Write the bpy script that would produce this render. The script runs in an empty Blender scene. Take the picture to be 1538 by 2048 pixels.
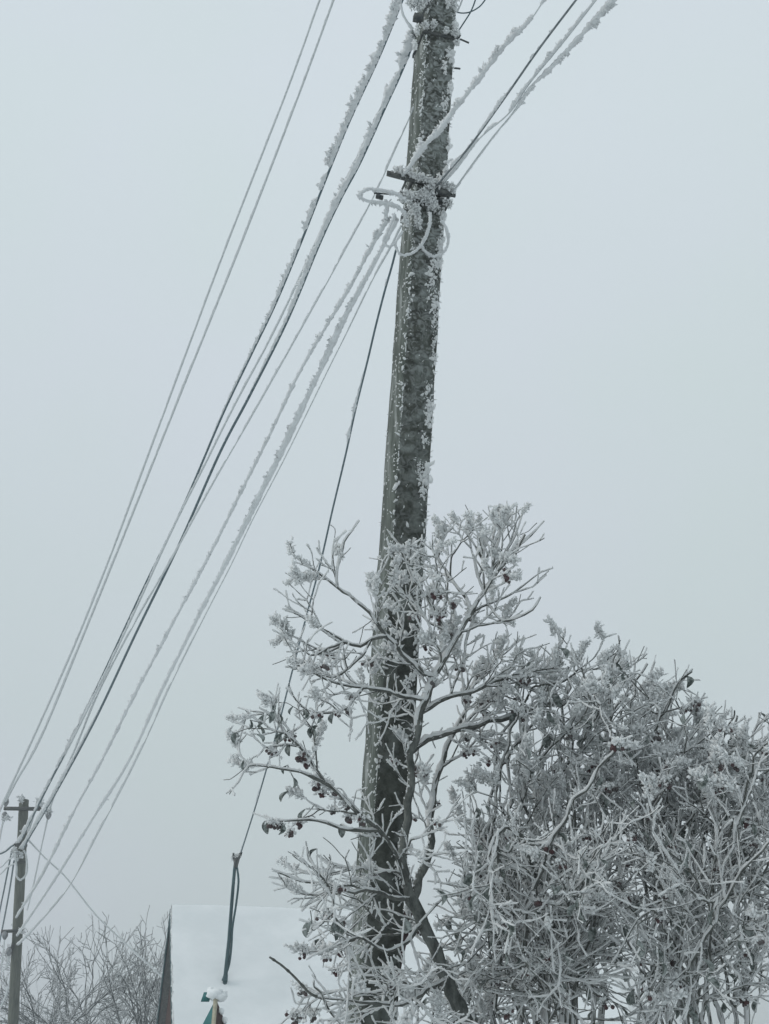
import bpy, bmesh, math, random
import numpy as np
from mathutils import Vector

# ------------------------------------------------------------------ camera
S = bpy.context.scene
F = 2813.0                      # focal length in photo pixels (photo 1538 x 2048)
PITCH = math.radians(25.0)
CAMZ = 1.6
cam_d = bpy.data.cameras.new("camera"); cam = bpy.data.objects.new("camera", cam_d)
S.collection.objects.link(cam); S.camera = cam
cam.location = (0, 0, CAMZ); cam.rotation_euler = (math.radians(90) + PITCH, 0, 0)
cam_d.sensor_fit = 'VERTICAL'; cam_d.angle = 2 * math.atan(1024 / F)
cam_d.clip_start = 0.05; cam_d.clip_end = 2000
CP, SP = math.cos(PITCH), math.sin(PITCH)
RV = np.array([1.0, 0, 0]); UV = np.array([0, -SP, CP]); FV = np.array([0, CP, SP])

# ------------------------------------------------------------------ sky, sun, exposure
SUN_EL, SUN_ROT = math.radians(38), math.radians(258)
W = bpy.data.worlds.new("World"); S.world = W; W.use_nodes = True
nt = W.node_tree; nt.nodes.clear()
def wn(t, **k):
    n = nt.nodes.new(t)
    for a, b in k.items(): setattr(n, a, b)
    return n
out = wn('ShaderNodeOutputWorld'); bg = wn('ShaderNodeBackground'); bg.inputs['Strength'].default_value = 1.16
sky = wn('ShaderNodeTexSky'); sky.sky_type = 'NISHITA'; sky.sun_disc = False
sky.sun_elevation = SUN_EL; sky.sun_rotation = SUN_ROT
bg2 = wn('ShaderNodeBackground'); bg2.inputs['Strength'].default_value = 0.008
nt.links.new(sky.outputs[0], bg2.inputs['Color'])
tc = wn('ShaderNodeTexCoord'); sep = wn('ShaderNodeSeparateXYZ')
nt.links.new(tc.outputs['Generated'], sep.inputs[0])
ramp = wn('ShaderNodeValToRGB')           # overcast: brighter overhead than at the horizon
ramp.color_ramp.elements[0].position = 0.0; ramp.color_ramp.elements[0].color = (0.455, 0.505, 0.518, 1)
ramp.color_ramp.elements[1].position = 0.65; ramp.color_ramp.elements[1].color = (0.560, 0.630, 0.655, 1)
nt.links.new(sep.outputs['Z'], ramp.inputs[0])
noi = wn('ShaderNodeTexNoise'); noi.inputs['Scale'].default_value = 3.2; noi.inputs['Detail'].default_value = 3.0
nt.links.new(tc.outputs['Generated'], noi.inputs['Vector'])
r2 = wn('ShaderNodeValToRGB')
r2.color_ramp.elements[0].position = 0.38; r2.color_ramp.elements[0].color = (0.985, 1.0, 0.985, 1)
r2.color_ramp.elements[1].position = 0.62; r2.color_ramp.elements[1].color = (1.015, 0.997, 1.028, 1)
nt.links.new(noi.outputs['Fac'], r2.inputs[0])
mul = wn('ShaderNodeMix', data_type='RGBA', blend_type='MULTIPLY'); mul.inputs[0].default_value = 1.0
nt.links.new(ramp.outputs[0], mul.inputs[6]); nt.links.new(r2.outputs[0], mul.inputs[7])
nt.links.new(mul.outputs[2], bg.inputs['Color'])
add = wn('ShaderNodeAddShader')
nt.links.new(bg.outputs[0], add.inputs[0]); nt.links.new(bg2.outputs[0], add.inputs[1])
nt.links.new(add.outputs[0], out.inputs['Surface'])
sl = bpy.data.lights.new("sun", 'SUN'); sl.energy = 1.25; sl.angle = math.radians(25); sl.color = (1, 0.98, 0.95)
so = bpy.data.objects.new("sun", sl); S.collection.objects.link(so)
so.rotation_euler = (math.radians(90) - SUN_EL, 0, math.radians(180) - SUN_ROT)
S.view_settings.view_transform = 'Standard'; S.view_settings.look = 'None'
S.view_settings.exposure = 0.0; S.view_settings.gamma = 1.0

# ------------------------------------------------------------------ helpers
rng = np.random.default_rng(7); random.seed(7)
def ray(px, py):
    return RV * ((px - 769) / F) + UV * ((1024 - py) / F) + FV
def PY(px, py, Y):              # point seen at photo pixel px,py at world distance Y
    d = ray(px, py); p = d * (Y / d[1]); p[2] += CAMZ; return p
def PD(px, py, dep):            # ... at a depth along the view axis
    p = ray(px, py) * dep; p[2] += CAMZ; return p
def depth_of(p): return (np.asarray(p) - np.array([0, 0, CAMZ])) @ FV

def mat(name, c1, c2=None, scale=8, rough=0.85, bump=0.0, bscale=60, p0=0.4, p1=0.6, detail=6, metal=0.0, trans=0.0, stretch=None, c3=None, s3=3.0):
    m = bpy.data.materials.new(name); m.use_nodes = True
    t = m.node_tree; b = t.nodes['Principled BSDF']
    b.inputs['Roughness'].default_value = rough; b.inputs['Metallic'].default_value = metal
    b.inputs['Specular IOR Level'].default_value = 0.25
    b.inputs['Base Color'].default_value = (*c1, 1)
    co = t.nodes.new('ShaderNodeTexCoord'); src = co.outputs['Object']
    if stretch:
        mp = t.nodes.new('ShaderNodeMapping'); mp.inputs['Scale'].default_value = stretch
        t.links.new(src, mp.inputs[0]); src = mp.outputs[0]
    if c2 is not None:
        n = t.nodes.new('ShaderNodeTexNoise'); n.inputs['Scale'].default_value = scale; n.inputs['Detail'].default_value = detail
        n.inputs['Roughness'].default_value = 0.65
        t.links.new(src, n.inputs['Vector'])
        r = t.nodes.new('ShaderNodeValToRGB')
        r.color_ramp.elements[0].position = p0; r.color_ramp.elements[0].color = (*c1, 1)
        r.color_ramp.elements[1].position = p1; r.color_ramp.elements[1].color = (*c2, 1)
        t.links.new(n.outputs['Fac'], r.inputs[0]); last = r.outputs[0]
        if c3 is not None:
            n3 = t.nodes.new('ShaderNodeTexNoise'); n3.inputs['Scale'].default_value = s3; n3.inputs['Detail'].default_value = 4
            t.links.new(src, n3.inputs['Vector'])
            r3 = t.nodes.new('ShaderNodeValToRGB')
            r3.color_ramp.elements[0].position = 0.5; r3.color_ramp.elements[0].color = (0, 0, 0, 1)
            r3.color_ramp.elements[1].position = 0.68; r3.color_ramp.elements[1].color = (1, 1, 1, 1)
            t.links.new(n3.outputs['Fac'], r3.inputs[0])
            mx = t.nodes.new('ShaderNodeMix'); mx.data_type = 'RGBA'
            t.links.new(r3.outputs[0], mx.inputs[0]); t.links.new(last, mx.inputs[6]); mx.inputs[7].default_value = (*c3, 1)
            last = mx.outputs[2]
        t.links.new(last, b.inputs['Base Color'])
    if bump:
        n2 = t.nodes.new('ShaderNodeTexNoise'); n2.inputs['Scale'].default_value = bscale; n2.inputs['Detail'].default_value = 5
        t.links.new(src, n2.inputs['Vector'])
        bp = t.nodes.new('ShaderNodeBump'); bp.inputs['Strength'].default_value = bump; bp.inputs['Distance'].default_value = 0.01
        t.links.new(n2.outputs['Fac'], bp.inputs['Height']); t.links.new(bp.outputs[0], b.inputs['Normal'])
    if trans:
        tr = t.nodes.new('ShaderNodeBsdfTranslucent'); tr.inputs['Color'].default_value = (*c1, 1)
        ms = t.nodes.new('ShaderNodeMixShader'); ms.inputs[0].default_value = trans
        o = t.nodes['Material Output']
        t.links.new(b.outputs[0], ms.inputs[1]); t.links.new(tr.outputs[0], ms.inputs[2]); t.links.new(ms.outputs[0], o.inputs['Surface'])
    return m

M = {
 'frost': mat('hoarfrost', (0.875, 0.89, 0.892), (0.925, 0.938, 0.938), 40, 0.9, trans=0.45),
 'wirefrost': mat('wire_rime', (0.77, 0.79, 0.80), (0.84, 0.86, 0.87), 40, 0.9, trans=0.35),
 'snow': mat('snow', (0.74, 0.77, 0.78), (0.80, 0.825, 0.835), 1.5, 0.8, bump=0.25, bscale=6),
 'concrete': mat('dark_concrete', (0.020, 0.023, 0.019), (0.075, 0.082, 0.070), 20, 0.95, bump=0.8, bscale=70, p0=0.38, p1=0.66, detail=10, c3=(0.13, 0.145, 0.135), s3=14),
 'concrete_side': mat('pale_concrete', (0.062, 0.074, 0.063), (0.125, 0.142, 0.127), 9, 0.95, bump=0.6, bscale=70, p0=0.38, p1=0.64, detail=8, stretch=(3, 3, .8), c3=(0.28, 0.30, 0.29), s3=6),
 'concrete_far': mat('old_pole_timber', (0.075, 0.085, 0.075), (0.13, 0.14, 0.12), 6, 0.95, stretch=(6, 6, 0.8)),
 'cable': mat('black_blue_cable', (0.045, 0.08, 0.095), (0.10, 0.145, 0.165), 30, 0.6),
 'greycable': mat('rimed_wire', (0.46, 0.49, 0.495), (0.60, 0.63, 0.635), 30, 0.7),
 'midcable': mat('grey_cable', (0.10, 0.125, 0.135), (0.18, 0.20, 0.21), 30, 0.7),
 'steel': mat('dark_steel', (0.03, 0.038, 0.042), (0.10, 0.105, 0.10), 40, 0.6, bump=0.3, bscale=150),
 'bark': mat('grey_bark', (0.05, 0.056, 0.052), (0.14, 0.15, 0.14), 30, 0.95, bump=0.7, bscale=120, stretch=(1, 1, 0.4)),
 'twig': mat('twig_bark', (0.06, 0.065, 0.06), (0.12, 0.125, 0.115), 40, 0.9),
 'farbark': mat('far_bark', (0.05, 0.06, 0.062), (0.10, 0.11, 0.11), 4, 0.95),
 'leaf': mat('dry_leaf', (0.05, 0.065, 0.058), (0.30, 0.33, 0.32), 60, 0.8, bump=0.4, bscale=200),
 'berry': mat('shrivelled_berry', (0.060, 0.020, 0.022), (0.085, 0.078, 0.078), 45, 0.5),
 'insul': mat('insulator_porcelain', (0.16, 0.17, 0.18), (0.3, 0.31, 0.32), 20, 0.4),
 'teal': mat('teal_painted_sheet', (0.0, 0.105, 0.108), (0.01, 0.135, 0.135), 5, 0.55, bump=0.2, bscale=20),
 'tealdark': mat('dark_teal_pipe', (0.015, 0.055, 0.065), (0.04, 0.09, 0.1), 6, 0.6),
 'brown': mat('dark_brown_boards', (0.038, 0.018, 0.015), (0.066, 0.036, 0.031), 3, 0.9, stretch=(8, 8, 0.6)),
 'redwood': mat('dark_red_stake', (0.045, 0.02, 0.022), (0.09, 0.045, 0.045), 20, 0.9, stretch=(3, 3, 0.5), bump=0.4),
 'palewood': mat('pale_wood', (0.32, 0.30, 0.22), (0.42, 0.40, 0.31), 10, 0.85, stretch=(6, 6, 0.5)),
 'plaster': mat('grey_plaster', (0.2, 0.21, 0.21), (0.3, 0.31, 0.31), 6, 0.95, bump=0.3),
}

class MB:
    def __init__(s): s.v = []; s.f = []; s.n = 0; s.mi = []
    def add(s, v, f, mi=0):
        v = np.asarray(v, float); s.v.append(v)
        f = np.asarray(f, int) + s.n; s.f.append(f); s.mi.append((len(f), mi)); s.n += len(v)
    def tube(s, pts, rad, n=6, jit=0.0, cap=True, up=None, mi=0, start=0.0):
        p = np.asarray(pts, float); m = len(p)
        if m < 2: return
        rad = np.broadcast_to(np.asarray(rad, float), (m,))
        t = np.gradient(p, axis=0); t /= np.linalg.norm(t, axis=1)[:, None] + 1e-12
        ref = np.array([0.13, 0.97, 0.21]) if up is None else np.asarray(up, float)
        a = np.cross(t, ref); ln = np.linalg.norm(a, axis=1)
        bad = ln < 0.15
        if bad.any(): a[bad] = np.cross(t[bad], np.array([0.9, 0.1, 0.4]))
        a /= np.linalg.norm(a, axis=1)[:, None]; b = np.cross(t, a)
        th = np.linspace(0, 2 * math.pi, n, endpoint=False) + start
        r = rad[:, None] * (1 + jit * rng.uniform(-1, 1, (m, n))) if jit else np.repeat(rad[:, None], n, 1)
        v = p[:, None] + (a[:, None] * np.cos(th)[None, :, None] + b[:, None] * np.sin(th)[None, :, None]) * r[..., None]
        v = v.reshape(-1, 3)
        i = np.arange(m - 1)[:, None] * n; k = np.arange(n)[None]; k2 = (k + 1) % n
        q = np.stack([i + k, i + k2, i + n + k2, i + n + k], -1).reshape(-1, 4)
        s.add(v, q, mi)
        if cap:
            o = s.n
            v2 = np.vstack([p[0], v[:n], p[-1], v[-n:]]); fs = []
            for j in range(n):
                j2 = (j + 1) % n
                fs.append((0, 1 + j2, 1 + j, 0)); fs.append((n + 1, n + 2 + j, n + 2 + j2, n + 1))
            s.add(v2, np.array(fs), mi)
    def shards(s, base, d, ln, wd, mi=0):
        # irregular rime feathers: four-sided spikes with a belly
        base = np.asarray(base, float); k = len(base)
        if not k: return
        d = np.asarray(d, float); d = d / (np.linalg.norm(d, axis=1)[:, None] + 1e-9)
        ln = np.broadcast_to(ln, (k,)); wd = np.broadcast_to(wd, (k,))
        a = np.cross(d, rng.normal(size=(k, 3))); a /= np.linalg.norm(a, axis=1)[:, None] + 1e-9
        b = np.cross(d, a)
        mid = base + d * (ln * rng.uniform(0.25, 0.6, k))[:, None]
        w1 = (wd * rng.uniform(.7, 1.2, k))[:, None]; w2 = (wd * rng.uniform(.35, .8, k))[:, None]
        v = np.stack([base - d * (ln * .15)[:, None], mid + a * w1, mid + b * w2, mid - a * w1 * .8, mid - b * w2, base + d * ln[:, None]], 1)
        v += rng.normal(size=v.shape) * (wd * 0.12)[:, None, None]
        f = np.array([[0, 2, 1], [0, 3, 2], [0, 4, 3], [0, 1, 4], [5, 1, 2], [5, 2, 3], [5, 3, 4], [5, 4, 1]])
        f = np.concatenate([f, f[:, :1]], 1)
        s.add(v.reshape(-1, 3), (np.arange(k)[:, None, None] * 6 + f[None]).reshape(-1, 4), mi)
    def box(s, c, ax, ay, az, mi=0):
        c, ax, ay, az = [np.asarray(x, float) for x in (c, ax, ay, az)]
        v = [c + sx * ax + sy * ay + sz * az for sx in (-1, 1) for sy in (-1, 1) for sz in (-1, 1)]
        s.add(v, [(0, 1, 3, 2), (4, 6, 7, 5), (0, 4, 5, 1), (2, 3, 7, 6), (0, 2, 6, 4), (1, 5, 7, 3)], mi)
    def build(s, name, m, parent=None, smooth=False, origin=None):
        if name.startswith('frost'): smooth = True
        me = bpy.data.meshes.new(name)
        v = np.vstack(s.v).astype(np.float32)
        if origin is not None: v = v - np.asarray(origin, np.float32)
        elif parent is not None: v = v - np.array(parent.location, np.float32)
        f = np.vstack(s.f)
        mi = np.concatenate([np.full(k, i) for k, i in s.mi]) if s.mi else None
        tri = (f[:, 3] == f[:, 0])
        cnt = np.where(tri, 3, 4)
        loops = f.reshape(-1)[np.stack([np.ones(len(f), bool)] * 3 + [~tri], 1).reshape(-1)]
        st = np.concatenate([[0], np.cumsum(cnt)[:-1]])
        me.vertices.add(len(v)); me.vertices.foreach_set('co', v.reshape(-1))
        me.loops.add(len(loops)); me.loops.foreach_set('vertex_index', loops.astype(np.int32))
        me.polygons.add(len(f)); me.polygons.foreach_set('loop_start', st.astype(np.int32))
        me.polygons.foreach_set('loop_total', cnt.astype(np.int32))
        ms = m if isinstance(m, (list, tuple)) else [m]
        for x in ms: me.materials.append(x)
        if len(ms) > 1: me.polygons.foreach_set('material_index', mi.astype(np.int32))
        if smooth: me.polygons.foreach_set('use_smooth', np.ones(len(f), bool))
        me.update(calc_edges=True); me.validate()
        o = bpy.data.objects.new(name, me); S.collection.objects.link(o)
        if parent is not None: o.parent = parent
        elif origin is not None: o.location = origin
        return o
def tag(o, label=None, cat=None, group=None, kind=None):
    if label: o['label'] = label
    if cat: o['category'] = cat
    if group: o['group'] = group
    if kind: o['kind'] = kind
    return o
def thing(name, loc, label, cat, group=None):
    o = bpy.data.objects.new(name, None); S.collection.objects.link(o); o.location = tuple(loc); o.empty_display_size = 0.1
    return tag(o, label, cat, group)

def catmull(P, n):
    P = np.asarray(P, float); P = np.vstack([2 * P[0] - P[1], P, 2 * P[-1] - P[-2]])
    seg = np.linalg.norm(np.diff(P[1:-1, :2], axis=0), axis=1); cum = np.concatenate([[0], np.cumsum(seg)])
    out = []
    for s in np.linspace(0, cum[-1], n):
        i = min(np.searchsorted(cum, s, side='right') - 1, len(seg) - 1); t = (s - cum[i]) / max(seg[i], 1e-9)
        p0, p1, p2, p3 = P[i], P[i + 1], P[i + 2], P[i + 3]
        out.append(0.5 * ((2 * p1) + (-p0 + p2) * t + (2 * p0 - 5 * p1 + 4 * p2 - p3) * t * t + (-p0 + 3 * p1 - 3 * p2 + p3) * t ** 3))
    return np.array(out)
def img_curve(pts, d0, d1, stepx=3.0):
    """curve through photo pixels, 1/depth running evenly (a straight span in space)"""
    P = np.asarray(pts, float)[:, :2]
    L = np.linalg.norm(np.diff(P, axis=0), axis=1).sum(); n = max(4, int(L / stepx))
    q = catmull(P, n)
    t = np.concatenate([[0], np.cumsum(np.linalg.norm(np.diff(q, axis=0), axis=1))]); t /= t[-1]
    dep = 1 / ((1 - t) / d0 + t / d1)
    return q, dep, np.array([PD(a, b, d) for (a, b), d in zip(q, dep)])
def smooth_noise(n, per, r=rng):
    k = max(2, int(n / per) + 3); c = r.uniform(0, 1, k); x = np.arange(n) / per
    i = x.astype(int); f = x - i; f = f * f * (3 - 2 * f); i = np.minimum(i, k - 2)
    return c[i] * (1 - f) + c[i + 1] * f

# ------------------------------------------------------------------ ground
def ground():
    n = 60; R = 400
    xs = np.sign(np.linspace(-1, 1, n)) * np.abs(np.linspace(-1, 1, n)) ** 2.4 * R
    X, Y = np.meshgrid(xs, xs + 20); Z = 0.05 * np.sin(X * .7) * np.cos(Y * .5) + 0.03 * np.sin(X * 2.1 + Y)
    Z[np.hypot(X, Y) > 80] *= 0.3
    v = np.stack([X, Y, Z], -1).reshape(-1, 3)
    i = (np.arange(n - 1)[:, None] * n + np.arange(n - 1)[None]).reshape(-1)
    m = MB(); m.add(v, np.stack([i, i + 1, i + n + 1, i + n], 1))
    tag(m.build('ground', M['snow'], smooth=True), kind='structure')
ground()

# ------------------------------------------------------------------ near pole
A0 = PY(742, 2048, 5.32); A1 = PY(875, 0, 5.08)
ax = (A1 - A0) / np.linalg.norm(A1 - A0)
def axis_at_z(z): return A0 + ax * ((z - A0[2]) / ax[2])
TH = math.radians(15)
nF = np.array([math.sin(TH), -math.cos(TH), 0]); nF -= ax * (nF @ ax); nF /= np.linalg.norm(nF)
nR = np.cross(ax, nF); nR /= np.linalg.norm(nR)          # to the right, in the front face
if nR[0] < 0: nR = -nR
HW, HD = 0.0725, 0.086
pole_base = axis_at_z(0.0)
pole = thing('utility_pole', pole_base, 'tall leaning concrete pole crusted with rime, rising through the frosted tree', 'utility pole')
def pole_shaft():
    m = MB()
    c = 0.014
    prof = [(-HW, -HD + .0), (-HW, HD - c), (-HW + c, HD), (HW - c * .6, HD), (HW, HD - c * .6), (HW * .92, -HD)]
    zs = np.linspace(-0.2, 8.3, 120)
    pts = []
    for z in zs:
        o = axis_at_z(z); k = 1.03 - 0.0 * z
        for a, b in prof:
            j = 0.0015
            pts.append(o + nR * (a * k + random.uniform(-j, j)) + nF * (b * k + random.uniform(-j, j)))
    n = len(prof); i = np.arange(len(zs) - 1)[:, None] * n; kk = np.arange(n)[None]; k2 = (kk + 1) % n
    m.add(pts, np.stack([i + kk, i + k2, i + n + k2, i + n + kk], -1).reshape(-1, 4))
    top = pts[-n:]; m.add(list(top) + [sum(top) / n], [(j, (j + 1) % n, n, j) for j in range(n)])
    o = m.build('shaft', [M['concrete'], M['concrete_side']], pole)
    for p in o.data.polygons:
        if p.normal @ Vector(-nR) > .5: p.material_index = 1  # left face and its chamfer get a paler concrete colour than the rest
    # rime film: thicker high up where the pole stands clear of the tree
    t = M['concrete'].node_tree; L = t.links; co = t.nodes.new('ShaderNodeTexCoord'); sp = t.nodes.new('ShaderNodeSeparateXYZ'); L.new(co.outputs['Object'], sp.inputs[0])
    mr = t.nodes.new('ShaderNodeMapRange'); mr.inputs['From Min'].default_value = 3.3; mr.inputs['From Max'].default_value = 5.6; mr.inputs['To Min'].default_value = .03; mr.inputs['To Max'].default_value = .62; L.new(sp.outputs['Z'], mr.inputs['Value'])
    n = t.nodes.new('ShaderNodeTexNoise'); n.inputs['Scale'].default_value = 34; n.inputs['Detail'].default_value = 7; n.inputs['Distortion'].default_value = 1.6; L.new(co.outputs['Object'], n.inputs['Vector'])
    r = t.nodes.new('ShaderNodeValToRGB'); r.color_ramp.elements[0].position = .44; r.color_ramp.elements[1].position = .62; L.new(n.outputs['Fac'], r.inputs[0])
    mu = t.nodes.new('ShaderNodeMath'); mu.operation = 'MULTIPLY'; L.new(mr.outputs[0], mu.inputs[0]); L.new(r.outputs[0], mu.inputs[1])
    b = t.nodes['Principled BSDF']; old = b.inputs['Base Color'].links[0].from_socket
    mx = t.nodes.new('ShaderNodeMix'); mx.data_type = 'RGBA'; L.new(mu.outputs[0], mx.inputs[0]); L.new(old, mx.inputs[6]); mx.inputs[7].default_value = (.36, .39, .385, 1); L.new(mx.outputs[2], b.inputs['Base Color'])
    return o
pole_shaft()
def on_front(px, py, lift=0.0):
    """point on the front face of the pole under photo pixel"""
    d = ray(px, py); o = np.array([0, 0, CAMZ]); q = A0 + nF * (HD + lift)
    return o + d * (((q - o) @ nF) / (d @ nF))
def pole_x(py):                 # left edge, front-left corner, right edge in photo px at height py
    t = (2048 - py) / 2048
    ctr = axis_at_z(0)
    L = None
    res = []
    for a, b in ((-HW, -HD), (-HW, HD), (HW, HD)):
        best = None
        p0 = A0 + nR * a + nF * b; p1 = A1 + nR * a + nF * b
        def pr(p):
            q = p - np.array([0, 0, CAMZ]); dd = q @ FV
            return 769 + F * (q @ RV) / dd, 1024 - F * (q @ UV) / dd
        x0, y0 = pr(p0); x1, y1 = pr(p1)
        res.append(x0 + (x1 - x0) * (py - y0) / (y1 - y0))
    return res
def pole_crust():
    m = MB(); N = 0
    def blob(c, u, v, n, su, sv, h):
        k = 8; th = np.linspace(0, 2 * math.pi, k, endpoint=False) + random.random()
        r = rng.uniform(.5, 1.25, k)
        ring = c + u * (np.cos(th) * su * r)[:, None] + v * (np.sin(th) * sv * r)[:, None]
        mid = c + n * h * rng.uniform(.6, 1.0) + (ring - c) * 0.55 + n * (h * rng.uniform(.3, .9, k))[:, None]
        top = c + n * h * 1.5
        vs = np.vstack([ring - n * 0.002, mid, top])
        fs = [(j, (j + 1) % k, k + (j + 1) % k, k + j) for j in range(k)] + [(k + j, k + (j + 1) % k, 2 * k, k + j) for j in range(k)]
        m.add(vs, fs)
    cl = [(random.uniform(1.9, 7.2), HW * (1 - abs(random.gauss(0, .3)))) for _ in range(85)]
    for _ in range(2300):       # front face, thick towards the right edge and the front-left corner
        z = random.uniform(1.8, 7.2); o = axis_at_z(z)
        q = random.random()
        dens = 0.5 + 0.5 * math.sin(z * 2.3 + 1) * math.sin(z * .9)
        if q < 0.58: zc, ac = random.choice(cl); z = zc + random.gauss(0, .028); a = ac + random.gauss(0, .009); o = axis_at_z(z); big = 1.2
        elif q < 0.80: a = -HW + 0.012 + random.gauss(0, 0.006); big = 0.8
        else: a = random.uniform(-HW, HW); big = 0.7
        if a < -HW or a > HW: continue
        if 0.8 < q and random.random() > 0.35 + 0.65 * dens: continue
        if q > 0.74 and z < 4.0 and random.random() < .5: continue
        s = (.0028 + .008 * random.random() ** 2.2) * big * (1.9 if random.random() < .10 else 1)
        tl = random.gauss(0, .6); uu = nR * math.cos(tl) + ax * math.sin(tl); vv = ax * math.cos(tl) - nR * math.sin(tl); s2 = min(.016, s * random.uniform(.9, 2.4))
        blob(o + nR * a + nF * HD, uu, vv, nF, s * .75, s2, s * .45)
        if random.random() < .35: blob(o + nR * (a + s * .8) + ax * s2 + nF * HD, uu, vv, nF, s * .6, s * 1.1, s * .4)
    for _ in range(500):        # left face, thin dusting
        z = random.uniform(1.8, 7.2); o = axis_at_z(z); b = HD * random.uniform(-.9, .9)
        s = random.uniform(.003, .007)
        blob(o - nR * HW + nF * b, nF, ax, -nR, s, s * 1.4, s * .5)
    for _ in range(900):        # nearly unbroken rime line along the front-left edge
        z = random.uniform(1.8, 7.2); o = axis_at_z(z); s = random.uniform(.0025, .0055)
        blob(o - nR * (HW - .012) + nF * (HD - .001), nR, ax, nF, s * .8, s * random.uniform(1, 3), s * .4)
    n = 420; z = rng.uniform(1.8, 7.2, n); side = rng.random(n)
    base = np.array([axis_at_z(q) + (nR * HW + nF * HD if s < .55 else (-nR * HW + nF * HD if s < .8 else -nR * HW - nF * HD * .9)) for q, s in zip(z, side)])
    d = np.array([(nR if s < .55 else -nR) for s in side]) + rng.normal(size=(n, 3)) * .7
    m.shards(base, d, rng.uniform(.006, .018, n), .004)
    return m.build('frost_crust', M['frost'], pole)
pole_crust()

def frost_cloud(m, c, r, n, ln, wd, out=1.0, bias=(0, 0, 0)):
    v = rng.normal(size=(n, 3)); v /= np.linalg.norm(v, axis=1)[:, None]
    base = np.asarray(c) + v * np.asarray(r) * rng.uniform(.2, 1, n)[:, None]
    m.shards(base, v * out + rng.normal(size=(n, 3)) * .5 + np.asarray(bias), rng.uniform(.5, 1.2, n) * ln, rng.uniform(.6, 1.2, n) * wd)
def lump(m, pts, rad, jit=.3, n=8):
    m.tube(pts, rad, n, jit)

# steel bands, brackets, bolts
def band(py, hh):
    m = MB(); o = on_front((pole_x(py)[1] + pole_x(py)[2]) / 2, py); z = o[2]
    c = axis_at_z(z)
    K = 0.009
    m.box(c + nF * (HD + K / 2 + .002), nR * (HW + K), nF * K / 2, ax * hh)
    m.box(c - nF * (HD + K / 2 + .002), nR * (HW + K), nF * K / 2, ax * hh)
    m.box(c + nR * (HW + K / 2 + .003), nR * K / 2, nF * (HD + .001), ax * hh)
    m.box(c - nR * (HW + K / 2 + .003), nR * K / 2, nF * (HD + .001), ax * hh)
    return m.build('steel_band', M['steel'], pole), c
band(70, .006); band(362, .016); band(402, .014)
def rod(name, pts, r, m_='steel', n=8, parent=pole):
    m = MB(); m.tube(pts, r, n); return m.build(name, M[m_], parent)
def pd(px, py, lift=0.0):       # near the pole at its own depth
    p = on_front(px, py); return p + nF * lift
mb = MB(); a = pd(772, 352, .02); b = pd(868, 377, .02); mb.box((a + b) / 2, (b - a) / 2, nF * .012, ax * .006)
mb.box((a + b) / 2 + ax * .010 - nF * .006, (b - a) / 2, nF * .004, ax * .008); mb.build('bracket', M['steel'], pole)
rod('hook', [pd(748, 386, 0), pd(775, 388, 0), pd(802, 389, .01), pd(815, 392, .02)], .004)
mb = MB(); a = pd(752, 392, .0); b = pd(766, 396, .0); mb.box((a + b) / 2, (b - a) / 2, nF * .008, ax * .008); mb.build('bracket_tab', M['steel'], pole)
rod('hook', [pd(814, 345, .03), pd(806, 375, .03), pd(796, 396, .03)], .005)
mb = MB(); c = pd(880, 391, .02); mb.box(c, nR * .035, nF * .02, ax * .012); mb.tube([c - nR * .05 - nF * .0, c + nR * .065], .009, 6)
mb.build('clamp', M['steel'], pole)
mb = MB(); c = pd(888, 407, .02); mb.tube([c - nR * .03, c + nR * .03 + ax * .004], .010, 6); mb.tube([c + nR * .01 - ax * .02, c + nR * .01 + ax * .02], .007, 6)
mb.build('clamp', M['steel'], pole)
rod('bolt', [pd(900, 72, .0), pd(917, 76, .0), pd(919, 70, 0)], .008)
rod('bolt', [pd(908, 78, .0), pd(922, 79, .0), pd(938, 86, 0)], .0045)
rod('bolt', [pd(898, 129, -.02), pd(923, 132, -.02)], .0045)
rod('brace', [pd(836, 44, .02), pd(848, 26, .03), pd(866, -5, .03), pd(880, -30, .03)], .0055)
mb = MB(); mb.box(pd(834, 42, .02), nR * .022, nF * .015, ax * .016); mb.build('clamp', M['steel'], pole)
# crossarm above the frame, carries the two outer wires
top = axis_at_z(7.9)
mb = MB(); mb.box(top - nR * .15 + nF * (HD + .03), nR * .55, nF * .025, ax * .03); mb.build('crossarm', M['steel'], pole)
for k in (-.66, -.56, .3):
    c = top + nR * k + nF * (HD + .03) + ax * .03
    mb = MB(); mb.tube([c, c + ax * .04, c + ax * .06, c + ax * .10, c + ax * .12], [.01, .03, .036, .03, .012], 10); mb.build('insulator', M['insul'], pole)

# frost on the fittings
def clump(c, r, n, ln, wd, parent=pole, m_='frost'):
    m = MB(); frost_cloud(m, c, r, n, ln, wd); m.build('frost_clump', M[m_], parent)
for x_, y_ in ((818, 358), (832, 364), (848, 368), (860, 371)): clump(pd(x_, y_, .032), (.016, .012, .014), 60, .014, .008)
clump(pd(800, 350, .03), (.04, .03, .02), 90, .022, .010)
clump(pd(835, 362, .03), (.05, .02, .02), 100, .016, .008)
for (x, y, rx, rz, n) in [(812, 400, .045, .03, 200), (845, 400, .05, .035, 260), (862, 382, .03, .03, 160), (878, 372, .028, .04, 160), (898, 385, .02, .03, 110),
                          (825, 425, .03, .035, 140), (862, 415, .025, .03, 110), (808, 445, .012, .03, 70), (833, 450, .012, .03, 60), (888, 352, .008, .025, 60), (893, 412, .02, .012, 60)]:
    clump(pd(x, y, .025), (rx, .025, rz), n, .016, .008)
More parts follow.
